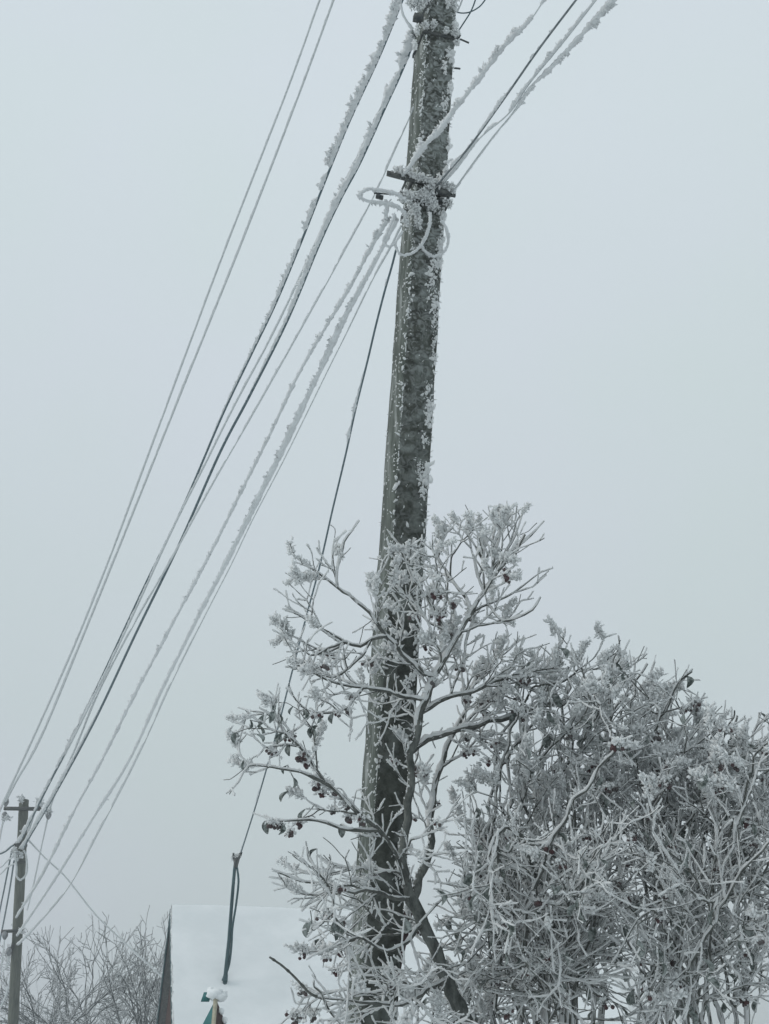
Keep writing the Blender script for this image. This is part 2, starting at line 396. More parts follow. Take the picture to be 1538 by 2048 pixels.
for (x, y, rx, rz, n) in [(838, 14, .04, .05, 260), (822, 10, .03, .05, 160), (852, 2, .03, .04, 160), (866, 53, .012, .016, 90), (848, 56, .02, .012, 60), (908, 72, .022, .026, 180),
                          (890, 68, .012, .016, 60), (912, 90, .012, .014, 60), (828, 98, .010, .03, 60), (905, 8, .012, .03, 90), (893, 15, .01, .02, 40), (832, 66, .012, .03, 80), (887, 138, .006, .05, 60)]:
    clump(pd(x, y, .02), (rx * .9, .02, rz), int(n * .6), .013, .008)
# streak crust patches
for (x, y, dx, dy) in [(872, 262, 4, 14), (897, 280, 3, 20), (866, 690, 3, 26), (857, 820, 3, 22), (838, 935, 4, 20), (815, 450, 4, 22), (860, 445, 3, 14)]:
    clump(pd(x, y, .003), (dx * .0022, .003, dy * .0022), 60, .007, .005)

# ------------------------------------------------------------------ wires
def wire(name, label, cat, pts, d0, d1, w, fw, side=1, clump=0.0, cl_len=14, cover=1.0, fade=None, m_='cable', group=None, step=3.0, jag=.35, ext0=0, ext1=0, spiky=1.0, off=0.55):
    """pts from near to far in photo px. w = (near,far) wire width px; fw = (near,far) rime width px (None = bare)"""
    q, dep, P3 = img_curve(pts, d0, d1, step)
    n = len(q); t = np.linspace(0, 1, n)
    pxm = dep / F
    wr = (w[0] * (1 - t) + w[1] * t) / 2 * pxm
    tg = np.gradient(q, axis=0); tg /= np.linalg.norm(tg, axis=1)[:, None]
    nx, ny = tg[:, 1], -tg[:, 0]                      # normal in image
    flip = np.where(nx > 0, -1, 1) * side              # side=+1 : towards the left of the picture
    sv = RV[None] * (nx * flip)[:, None] - UV[None] * (ny * flip)[:, None]
    wm = MB(); Pw = P3
    rr = wr
    if ext0: Pw = np.vstack([P3[0] + (P3[0] - P3[6]) / np.linalg.norm(P3[0] - P3[6]) * ext0, P3]); rr = np.concatenate([[wr[0]], wr])
    if ext1: Pw = np.vstack([Pw, P3[-1] + (P3[-1] - P3[-7]) / np.linalg.norm(P3[-1] - P3[-7]) * ext1]); rr = np.concatenate([rr, [wr[-1]]])
    wm.tube(Pw, rr, 6)
    root = wm.build(name, M[m_], origin=P3[0]); tag(root, label, cat, group)
    if fw is None: return root
    fr = (fw[0] * (1 - t) + fw[1] * t) / 2
    if fade is not None: fr = fr * np.interp(t, [a for a, b in fade], [b for a, b in fade])
    nz = smooth_noise(n, cl_len) * .7 + smooth_noise(n, 4) * .3
    th = 1 - cover
    body = np.clip((nz - th * .8) / .25, 0, 1) if cover < 1 else np.ones(n)
    amp = fr * body * (0.8 + .5 * (nz - .5))
    saw = (np.cumsum(rng.uniform(.5, 1.5, n)) / cl_len) % 1.0
    amp = amp * (1 + clump * .5 * (1 - saw))
    fm = MB(); rad = np.maximum(amp, 0.02) * pxm
    ctr = P3 + sv * (wr * .4 + rad * off)[:, None]
    fm.tube(ctr, rad, 6, jag * .8)
    # feathers
    k = int(n * 2.2 * spiky)
    idx = rng.integers(0, n, k); idx = idx[rng.random(len(idx)) < (1 - .85 * t[idx] ** .7) * np.clip(amp[idx] / max(fr.max(), 1e-6), 0, 1) * (1 if clump == 0 else .4 + .6 * (saw[idx] < .6))]
    if len(idx):
        dd = sv[idx] + rng.normal(size=(len(idx), 3)) * .55
        L = (amp[idx] * (1.3 + clump * 1.1 * rng.random(len(idx)) * (1 - saw[idx]))) * pxm[idx]
        fm.shards(ctr[idx] + rng.normal(size=(len(idx), 3)) * (rad[idx] * .3)[:, None], dd, L, L * .42)
    if fm.n:
        f = fm.build('frost', M['wirefrost']); f.parent = root; f.data.transform(__import__('mathutils').Matrix.Translation(-root.location))
    return root
G = 'overhead wires between the two poles'
far_up = 25.6
wire('overhead_wire', 'thin frosted wire, outermost at the left, highest of all the wires', 'wire',
     [(757, -316), (700, -160), (640, 0), (575, 180), (450, 500), (338, 800), (228, 1095), (150, 1290), (70, 1470), (10, 1600), (-30, 1690)], 7.4, 27, (3.2, 3), (3.0, 4.5), 1, .2, m_='greycable', group=G, jag=.2, spiky=.5)
wire('overhead_wire', 'frosted wire second from the left, ending at the left insulator of the far crossarm', 'wire',
     [(785, -316), (728, -160), (668, 0), (600, 185), (490, 470), (373, 760), (255, 1055), (170, 1265), (85, 1470), (35, 1560), (12, 1603)], 7.4, 26, (3.2, 3), (3.4, 5.5), 1, .25, m_='greycable', group=G, jag=.25, spiky=.5)
wire('overhead_cable', 'dark cable with tufts of rime on its left, third line from the left', 'cable',
     [(850, -110), (805, 0), (760, 110), (700, 240), (655, 350), (600, 490), (550, 610), (502, 710), (445, 830), (372, 1000), (290, 1170), (215, 1330), (158, 1450), (82, 1600), (42, 1680), (36, 1690)], 7.0, 26, (5.2, 4.0), (14, 5), 1, 1.0, cl_len=9, cover=.82,
     fade=[(0, 1), (.25, 1), (.35, .75), (.48, .5), (.55, .3), (.62, 0.18), (.8, .18), (.86, .9), (1, 1.3)], group=G, spiky=1.7)
wire('overhead_cable', 'thick blue black cable with heavy rime, tied to the near pole near its top', 'cable',
     [(832, 72), (800, 150), (770, 215), (720, 325), (680, 400), (640, 485), (575, 640), (500, 790), (440, 905), (360, 1085), (275, 1260), (195, 1430), (120, 1570), (60, 1672), (44, 1702)], 6.75, 26, (6.2, 4.6), (15, 6), 1, .5, cl_len=14, cover=.95,
     fade=[(0, 1.5), (.1, 1), (.3, 1), (.38, .6), (.44, .25), (.8, .22), (.88, 1.1), (1, 1.5)], group=G, spiky=1.1)
wire('overhead_wire', 'pale frosted wire running close beside the thick blue black cable', 'wire',
     [(826, 92), (775, 190), (700, 345), (640, 468), (555, 650), (470, 810), (410, 930), (345, 1060), (262, 1240), (190, 1390), (130, 1510), (80, 1600), (56, 1668)], 6.85, 26, (2.6, 3), (4, 4.5), 1, .3, cl_len=9, m_='greycable', group=G, jag=.3)
wire('overhead_wire', 'lone thin frosted wire reaching the right insulator of the far crossarm', 'wire',
     [(828, 215), (790, 300), (748, 392), (690, 500), (590, 680), (505, 830), (430, 960), (345, 1115), (270, 1245), (200, 1380), (150, 1500), (110, 1590), (98, 1625)], 6.5, 26.2, (2.8, 2.8), (4.2, 3.4), 1, .5, cl_len=13, cover=.9, m_='greycable', group=G)
wire('overhead_cable', 'tufted frosted cable leaving the rimed clamp, left of the thickest bundle', 'cable',
     [(776, 440), (762, 462), (735, 510), (700, 575), (655, 650), (600, 745), (540, 870), (470, 1010), (420, 1110), (350, 1240), (270, 1390), (205, 1520), (150, 1620), (90, 1740), (35, 1832), (25, 1850)], 6.45, 26, (3, 2.5), (8.5, 6), 1, .9, cl_len=12, m_='greycable', group=G, jag=.4, off=.2)
wire('overhead_cable', 'thickest band of rime on a cable, right of the tufted frosted cable', 'cable',
     [(796, 440), (775, 480), (735, 555), (690, 640), (655, 715), (610, 810), (560, 915), (515, 1005), (455, 1125), (400, 1230), (330, 1370), (260, 1520), (185, 1640), (120, 1745), (60, 1835), (24, 1888)], 6.45, 26, (3, 2.5), (17, 7), 1, .35, cl_len=16, m_='greycable', group=G,
     fade=[(0, .55), (.08, .8), (.2, 1), (.45, 1), (.6, .8), (.7, .75), (1, 1)], jag=.3, off=.35)
wire('overhead_wire', 'thin dark wire along the right edge of the thickest rimed cable', 'wire',
     [(803, 452), (780, 498), (745, 560), (700, 652), (655, 742), (612, 830), (565, 925), (505, 1040), (462, 1130), (408, 1235), (345, 1362), (275, 1515), (205, 1650), (140, 1770), (75, 1850), (22, 1905)], 6.4, 26, (2.8, 2.6), (4.0, 6), 1, .3, m_='greycable', group=G, cover=.8,
     fade=[(0, 1), (.08, .8), (.2, .15), (.5, .15), (.62, .8), (1, 1)], jag=.25)
# drop wire to the mast is built with the house
# right-hand wires, towards the next pole behind the camera
GR = 'wires running out of the frame at right'
wire('overhead_wire', 'lumpy rimed wire crossing in front of the near pole above the clamp', 'wire',
     [(1110, -30), (1085, 5), (1060, 40), (1010, 90), (960, 155), (905, 225), (880, 260), (850, 290), (822, 330), (806, 352)], 5.0, 6.2, (3.2, 3.2), (10, 10), 1, 1.1, cl_len=20, cover=.85, m_='greycable', group=GR, ext0=12, jag=.45, off=.05, spiky=1.8)
wire('overhead_wire', 'straight dark wire with few rime tufts, second of the right hand wires', 'wire',
     [(1175, -30), (1152, 0), (1080, 95), (1010, 195), (945, 285), (890, 352), (868, 378)], 4.9, 6.25, (4.6, 4.2), (7, 8), 1, .9, cl_len=13, cover=.5, m_='midcable', group=GR, ext0=12, spiky=1.0)
wire('overhead_wire', 'thin frosted wire just left of the thickly rimed rightmost wire', 'wire',
     [(1215, -30), (1192, 0), (1130, 80), (1060, 165), (1018, 226), (960, 276), (915, 335), (880, 374)], 4.9, 6.25, (3.6, 3.4), (7, 9), 1, .7, cl_len=10, cover=.7, m_='greycable', group=GR, ext0=12)
wire('overhead_wire', 'rightmost wire of all, hung with thick white rime along its lower side', 'wire',
     [(1245, -30), (1222, 0), (1165, 65), (1110, 125), (1060, 175), (1024, 228), (985, 275), (940, 335), (905, 385), (895, 400)], 4.85, 6.3, (3.6, 3.4), (17, 5), -1, .8, cl_len=14, cover=.95, m_='greycable', group=GR, ext0=12,
     fade=[(0, 1.1), (.25, .8), (.45, .8), (.55, .9), (.62, .3), (1, .6)], jag=.4, off=.2, spiky=1.4)
# loops of slack cable on the pole
GL = 'slack cable loops on the near pole'
def loop(label, pts, w, fw, d=None, n_='cable_loop', m_='greycable', lift=.04, clump=.5, group=GL):
    dd = d or depth_of(pd(pts[len(pts) // 2][0], pts[len(pts) // 2][1], lift))
    return wire(n_, label, 'cable', pts, dd, dd * 1.002, (w, w), (fw, fw) if fw else None, 1, clump, cl_len=8, m_=m_, group=group, step=2.0, jag=.3, off=.1)
loop('long flat white loop of rimed cable sticking out left of the pole', [(812, 398), (790, 386), (765, 380), (738, 379), (724, 386), (722, 394), (738, 402), (765, 405), (790, 410), (812, 425)], 3, 9)
loop('rimed loop drooping across the front of the pole below the clamp', [(862, 425), (860, 450), (852, 475), (838, 497), (820, 509), (802, 508), (794, 497), (790, 484)], 3, 6.5)
loop('white rimed loop bulging out past the right edge of the pole', [(884, 440), (893, 456), (898, 476), (894, 496), (884, 508), (868, 512), (852, 503), (842, 490)], 3, 6.5)
loop('short rimed loop close to the left edge of the pole', [(790, 428), (778, 460), (768, 480), (772, 490), (784, 492), (796, 478), (806, 462)], 3, 6)
loop('stub of heavily rimed cable hanging below the flat white loop', [(776, 405), (774, 420), (772, 438)], 3, 11)
loop('dark slack loop at the top right of the pole, curving down', [(905, 21), (922, 26), (940, 24), (958, 14), (970, 0), (982, -20)], 3.0, None, m_='cable', lift=0)
loop('dark straight tail of cable at the top right of the pole', [(914, 66), (926, 48), (940, 26), (948, 8), (954, -12)], 3.0, None, m_='cable', lift=0)
loop('thin pale wire end beside the top right edge of the pole', [(916, 22), (922, 8), (928, -10)], 2.4, 3, lift=0)
loop('dark looped wire at the top left edge of the pole', [(812, -12), (818, 8), (828, 14), (836, 4), (838, -12)], 3.0, 4, lift=0.02, m_='cable')
loop('rimed tie wire linking the dark cable to the near pole at the top', [(802, 8), (806, 26), (814, 42), (826, 58)], 3, 7, lift=0.0)

# ------------------------------------------------------------------ far pole
FY = 26.0
f0 = PY(26, 2048, FY); f1 = PY(48, 1600, FY); fa = (f1 - f0) / np.linalg.norm(f1 - f0)
fb = f0 - fa * (f0[2] / fa[2])
fpole = thing('utility_pole', fb, 'thin distant grey green pole with a short crossarm at the left edge', 'utility pole')
mm = MB(); tt = np.linspace(-.02, 1, 30)
L_ = np.linalg.norm(f1 - fb)
mm.tube([fb + fa * L_ * t for t in tt], [.098 - .010 * t for t in tt], 8, .02, start=.4)
mm.build('shaft', M['concrete_far'], fpole)
def fp(px, py, Y=FY - .1): return PY(px, py, Y)
mm = MB(); a, b = fp(8, 1617), fp(82, 1618); mm.box((a + b) / 2, (b - a) / 2, (0, .03, 0), (0, 0, .03)); mm.build('crossarm', M['steel'], fpole)
mm = MB(); a, b = fp(3, 1863), fp(46, 1861); mm.box((a + b) / 2, (b - a) / 2, (0, .03, 0), (0, 0, .025)); mm.build('crossarm', M['steel'], fpole)
def finsul(px, py, h=.16):
    c = fp(px, py); m = MB(); m.tube([c + np.array([0, 0, z]) * h for z in (-.5, -.2, 0, .3, .5)], [.02, .05, .06, .05, .02], 8); m.build('insulator', M['insul'], fpole)
for (x, y) in [(12, 1604), (9, 1632), (78, 1607), (97, 1630), (10, 1870), (18, 1903)]: finsul(x, y)
mm = MB(); mm.tube([fp(28, 1690), fp(54, 1691)], .03, 6); mm.build('clamp', M['steel'], fpole); mm = MB(); mm.tube([fp(30, 1722), fp(52, 1724)], .025, 6); mm.build('clamp', M['steel'], fpole)
mm = MB(); mm.tube([fp(14, 1908), fp(24, 1895), fp(26, 1888)], .03, 6); mm.build('clamp', M['steel'], fpole)
for (x, y, n, r) in [(42, 1598, 30, .08), (78, 1603, 40, .09), (12, 1636, 30, .08), (30, 1702, 30, .08), (97, 1622, 20, .05), (36, 1712, 40, .1), (45, 1862, 16, .05)]:
    clump(fp(x, y, FY - .2), (r, .05, r * .8), n, .06, .03, fpole, 'wirefrost')
GF = 'wires leading away left from the far pole'
def fw_(label, pts, w, fw, m_='greycable', d1=40, n_='overhead_wire', group=GF, d0=26, side=1): return wire(n_, label, 'wire', pts, d0, d1, (w, w * .8), (fw, fw) if fw else None, side, .3, m_=m_, group=group, jag=.2)
fw_('dark wire falling steeply from the far upper clamp, nearest the frame edge', [(24, 1700), (16, 1740), (8, 1780), (-2, 1830), (-20, 1930)], 3.4, None, 'cable')
fw_('dark wire falling beside the far pole to the lower left', [(28, 1722), (20, 1775), (10, 1830), (0, 1880), (-14, 1950)], 3.4, None, 'cable')
fw_('dark curved cable leaving the far pole to the left at clamp height', [(36, 1686), (24, 1692), (12, 1702), (-2, 1708), (-30, 1712)], 4, 3, 'cable', 27)
fw_('pale thin wire curving to the left edge below the far clamp', [(30, 1712), (15, 1722), (6, 1732), (-10, 1742)], 2.2, 3, d1=27)
fw_('lower pale thin wire curving to the left edge below the far clamp', [(28, 1728), (15, 1735), (4, 1746), (-12, 1758)], 2.2, 3, d1=27)
fw_('faint wire hanging from the right insulator down to the right of the far pole', [(96, 1638), (84, 1690), (74, 1740), (64, 1785), (55, 1820)], 2.2, 2.6, d1=40)
fw_('faint wire below the left insulator of the far crossarm', [(8, 1640), (3, 1662), (-2, 1690)], 2.4, 3, d1=30)
fw_('faint wire under the lower crossarm at the left edge', [(10, 1876), (6, 1910), (0, 1955), (-10, 2010)], 2.2, 2.6, d1=36)
fw_('slack wire bowing down left of the far pole foot', [(18, 1908), (14, 1930), (6, 1942), (-8, 1946)], 2.2, 2.4, d1=27)
fw_('lowest faint wire slanting to the left edge beside the far pole', [(22, 1950), (14, 1985), (4, 2010), (-8, 2040)], 2.2, 2.4, d1=30)
wire('cable_loop', 'pale slack loop hanging round the far pole below its clamp', 'cable', [(30, 1706), (34, 1735), (34, 1752), (42, 1759), (50, 1754), (55, 1740), (53, 1712), (48, 1700)], 25.2, 25.25, (2.5, 2.5), (4, 4), 1, .2, m_='greycable', step=2)
wire('service_wire', 'thin wire running down right from the far pole to the brown gable of the house', 'wire',
     [(58, 1680), (90, 1715), (130, 1752), (180, 1815), (205, 1843), (260, 1895), (334, 1962)], 25.8, 24.2, (2.4, 2.4), (2.8, 2.8), 1, .2, m_='greycable')

# ------------------------------------------------------------------ house
AL = math.radians(12.3)
rd = np.array([math.cos(AL), math.sin(AL), 0]); fd = np.array([math.sin(AL), -math.cos(AL), 0])   # ridge direction, towards us
RI = PY(349, 1816, 22.0); HL = 6.6; SL = 3.1; TZ = np.array([0, 0, 1.0])
house = thing('house', RI * [1, 1, 0], 'house with steep snow covered roof and dark brown gable, behind the pole', 'house')
def roof_grid(sgn):
    """thick snow blanket, slightly wavy"""
    m = MB(); nu, nv = 70, 40; V = []
    for j in range(nv + 1):
        for i in range(nu + 1):
            u = i / nu * (HL + .1) - .05; v = j / nv * SL
            p = RI + rd * u + fd * (sgn * v) - TZ * v
            nrm = (fd * sgn + TZ) / math.sqrt(2)
            w = .012 * math.sin(u * 1.3 + v) + .010 * math.sin(v * 2.7 + u * .6) + .006 * math.sin(v * 9 + u * 2)
            edge = random.uniform(-.012, .012) if i in (0, nu) else 0
            V.append(p + nrm * (w + (.03 if j else .0)) + rd * edge + TZ * (.05 * math.exp(-v * 16)))
    q = [(j * (nu + 1) + i, j * (nu + 1) + i + 1, (j + 1) * (nu + 1) + i + 1, (j + 1) * (nu + 1) + i) for j in range(nv) for i in range(nu)]
    m.add(V, q)
    lo = [np.array(v) - (fd * sgn + TZ) / math.sqrt(2) * .11 for v in V]
    m.add(lo, [tuple(reversed(a)) for a in q])
    e = []
    for j in range(nv): e.append((j * (nu + 1), (j + 1) * (nu + 1)))
    for j in range(nv): e.append((j * (nu + 1) + nu, (j + 1) * (nu + 1) + nu))
    for i in range(nu): e.append((nv * (nu + 1) + i, nv * (nu + 1) + i + 1))
    for a, b in e: m.add([V[a], V[b], lo[b], lo[a]], [(0, 1, 2, 3)])
    return m
for sg in (1, -1): roof_grid(sg).build('roof_snow', M['snow'], house, smooth=True)
for sg in (1, -1):
    m = MB(); nrm = (fd * sg + TZ) / math.sqrt(2); c = RI + rd * (HL / 2) + (fd * sg - TZ) * SL / 2 - nrm * .10
    m.box(c, rd * (HL / 2 + .035), (fd * sg - TZ) / 2 * SL, nrm * .02); m.build('roof', M['steel'], house)
    m = MB(); c = RI - rd * .055 + (fd * sg - TZ) * SL / 2 - nrm * .07
    m.box(c, rd * .012, (fd * sg - TZ) / 2 * SL, nrm * .05); m.build('barge_board', M['tealdark'], house)
    fm = MB(); n = 200; v = rng.uniform(0, SL, n)
    fm.shards(np.array([RI - rd * .05 + (fd * sg - TZ) * q + (fd * sg + TZ) * .01 for q in v]), (fd * sg + TZ) * .5 - rd * .3 + rng.normal(size=(n, 3)) * .5, rng.uniform(.01, .035, n), .014)
    fm.tube([RI - rd * .05 + (fd * sg - TZ) * q for q in np.linspace(0, SL, 90)], .014, 5, .4)
    if sg > 0: fm.build('frost', M['frost'], house)
zb = RI[2] - SL + .15
for u in (.12, HL - .12):
    m = MB(); a = RI + rd * u - TZ * .2; l = RI + rd * u + fd * (SL - .3) - TZ * (SL - .1); r = RI + rd * u - fd * (SL - .3) - TZ * (SL - .1)
    l0 = l * [1, 1, 0]; r0 = r * [1, 1, 0]
    th = rd * .06
    P = [a - th, l - th, l0 - th, r0 - th, r - th, a + th, l + th, l0 + th, r0 + th, r + th]
    m.add(P, [(0, 1, 4, 0), (1, 2, 3, 4), (5, 9, 6, 5), (6, 9, 8, 7)]); m.add(P, [(0, 5, 6, 1), (1, 6, 7, 2), (3, 8, 9, 4), (4, 9, 5, 0)])
    m.build('gable_wall', M['brown'], house)
for sg in (1, -1):
    m = MB(); c = RI + rd * HL / 2 + fd * sg * (SL - .35); m.box([c[0], c[1], zb / 2 - .02], rd * (HL / 2 - .2), fd * .05, TZ * (zb / 2 - .1)); m.build('wall', M['brown'], house)
# chimney, seen through the bush
cc = PY(984, 1850, 22.9)
m = MB(); m.box([cc[0], cc[1], cc[2] - .55], (.17, 0, 0), (0, .17, 0), (0, 0, .85)); ch = m.build('chimney', M['plaster'], house)
m = MB(); m.box([cc[0], cc[1], cc[2] + .33], (.22, 0, 0), (0, .22, 0), (0, 0, .035)); m.build('chimney_cap', M['snow'], ch, origin=None) if False else None
capo = MB(); capo.box([cc[0], cc[1], cc[2] + .34], (.22, 0, 0), (0, .22, 0), (0, 0, .035)); c_ = capo.build('chimney_cap', M['snow'], house)

def roof_hit(px, py):
    d = ray(px, py); nrm = (fd + TZ) / math.sqrt(2); o = np.array([0, 0, CAMZ]); return o + d * (((RI + nrm * .03 - o) @ nrm) / (d @ nrm))
B = roof_hit(449, 1966); MY = B[1]
mast = thing('service_mast', B, 'slim dark teal mast with a slack cable standing on the snowy roof', 'mast')
m = MB(); m.tube([B - TZ * .1, PY(452, 1940, MY), PY(458, 1880, MY), PY(464, 1800, MY), PY(469, 1740, MY), PY(471, 1722, MY)], [.034, .03, .026, .026, .024, .022], 8); m.build('pipe', M['tealdark'], mast)
m = MB(); m.tube(catmull([PY(451, 1952, MY), PY(459, 1925, MY), PY(463, 1890, MY), PY(465, 1855, MY - .05), PY(472, 1810, MY - .08), PY(477, 1765, MY - .08), PY(474, 1735, MY), PY(472, 1728, MY)], 40), .016, 6); m.build('slack_cable', M['tealdark'], mast)
m = MB(); m.tube([PY(449, 1962, MY - .02), PY(452, 1948, MY - .02)], [.045, .03], 8); m.build('foot', M['tealdark'], mast)
m = MB(); m.tube([PY(471, 1736, MY), PY(473, 1720, MY), PY(476, 1716, MY)], [.028, .045, .03], 8); m.build('head', M['steel'], mast)
m = MB(); m.tube([PY(471, 1724, MY), PY(467, 1714, MY), PY(467, 1706, MY)], [.018, .02, .014], 6); m.build('hook', M['steel'], mast)
m = MB(); m.tube([PY(476, 1720, MY), PY(480, 1710, MY), PY(483, 1704, MY)], [.018, .026, .018], 6); m.build('hook', M['steel'], mast)
clump(PY(475, 1712, MY), (.05, .03, .03), 40, .03, .015, mast); clump(PY(467, 1716, MY), (.03, .03, .04), 30, .03, .015, mast)
dm = depth_of(PY(482, 1705, MY))
wire('service_wire', 'dark drop wire from the near pole down left to the roof mast', 'wire',
     [(792, 500), (783, 535), (770, 580), (752, 650), (735, 722), (712, 815), (690, 915), (665, 1020), (640, 1130), (612, 1235), (580, 1360), (552, 1470), (515, 1600), (482, 1705)], 6.3, dm, (4.6, 3.0), (9, 3), 1, 1.0, cl_len=22, cover=.5, m_='cable',
     fade=[(0, .3), (.06, .6), (.2, 1), (.24, .9), (.27, .7), (.3, 1), (.33, .25), (.45, .1), (.7, .1), (.74, .5), (1, 1.1)], spiky=1.0)

# ------------------------------------------------------------------ teal pointed roof in front of the house
TY = 16.5
ap = PY(432, 1997, TY)
wh = thing('well_house', ap * [1, 1, 0], 'small pointed teal roof with a clump of snow on its peak, below the mast', 'well house')
hw, hh = .78, 1.55
bz = ap[2] - hh
fc = np.array([ap[0] + .03, ap[1] - hw, bz]); lc = np.array([ap[0] - hw, ap[1] + .05, bz]); rc = np.array([ap[0] + hw * .9, ap[1] + .05, bz]); bc = np.array([ap[0], ap[1] + hw, bz])
m = MB(); m.add([ap, lc, fc, bc], [(0, 1, 2, 0), (0, 3, 1, 0)]); o = m.build('roof_side', M['teal'], wh)
m = MB(); m.add([ap, fc, rc, bc], [(0, 1, 2, 0), (0, 2, 3, 0)]); m.build('roof_side', M['brown'], wh)
dv = (fc - ap) / np.linalg.norm(fc - ap)
m = MB(); m.box((ap + fc) / 2 + np.array([0, -.02, .02]), (fc - ap) / 2, np.cross(dv, [1, 0, 0]) * .02, (.022, 0, 0)); m.build('batten', M['palewood'], wh)
m = MB(); c = PY(413, 1994, TY); m.box(c, (.045, 0, .0), (0, .012, 0), (.015, 0, .05)); m.build('roof_flap', M['teal'], wh)
m = MB(); m.tube([ap - TZ * .02, c], .008, 5); m.build('flap_rod', M['steel'], wh)
for sx, sy in ((-1, -1), (1, -1), (1, 1), (-1, 1)):
    m = MB(); m.box([ap[0] + sx * .36, ap[1] + sy * .36, (bz + .1) / 2], (.05, 0, 0), (0, .05, 0), (0, 0, (bz + .2) / 2)); m.build('post', M['palewood'], wh)
m = MB(); m.box([ap[0], ap[1], .45], (.5, 0, 0), (0, .5, 0), (0, 0, .48)); m.build('well_box', M['brown'], wh)
m = MB()
from mathutils import noise as mn
def snowlump(m, c, r):
    nu, nv = 16, 10; V = []
    for j in range(nv + 1):
        for i in range(nu):
            th = 2 * math.pi * i / nu; ph = math.pi * j / nv
            d = np.array([math.cos(th) * math.sin(ph), math.sin(th) * math.sin(ph), math.cos(ph)])
            k = 1 + .45 * mn.noise(Vector(d * 2.3 + c)) + .2 * mn.noise(Vector(d * 6 + c))
            V.append(c + d * k * np.array(r))
    m.add(V, [(j * nu + i, j * nu + (i + 1) % nu, (j + 1) * nu + (i + 1) % nu, (j + 1) * nu + i) for j in range(nv) for i in range(nu)])
snowlump(m, PY(430, 1988, TY), (.09, .09, .075)); snowlump(m, PY(442, 1993, TY), (.07, .08, .055)); snowlump(m, PY(422, 1980, TY), (.035, .05, .04)); snowlump(m, PY(447, 1986, TY), (.04, .05, .035))
for k in range(14):
    t = .1 + k * .06; snowlump(m, ap * (1 - t) + rc * t + np.array([.0, -.02, .02]), (.03, .05, .035))
m.build('snow_cap', M['snow'], wh, smooth=True)

# ------------------------------------------------------------------ red brown stake beside the pole
s0 = PY(792, 1925, 5.55); s1 = PY(812, 1825, 5.55); sa = (s1 - s0) / np.linalg.norm(s1 - s0); sb = s0 - sa * (s0[2] / sa[2])
st = thing('wooden_stake', sb, 'dark red brown stake with wire rings, between the pole and the tree trunk', 'stake')
m = MB(); m.tube([sb + (s1 - sb) * t for t in np.linspace(-.02, 1, 30)], [.026] * 30, 7, .08); m.build('stake', M['redwood'], st)
for (x, y) in ((812, 1818), (808, 1836)):
    m = MB(); c = PY(x, y, 5.5); m.tube([c + np.array([math.cos(a) * .012, 0, math.sin(a) * .009]) for a in np.linspace(0, 6.28, 12)], .0025, 5, cap=False); m.build('wire_ring', M['steel'], st)

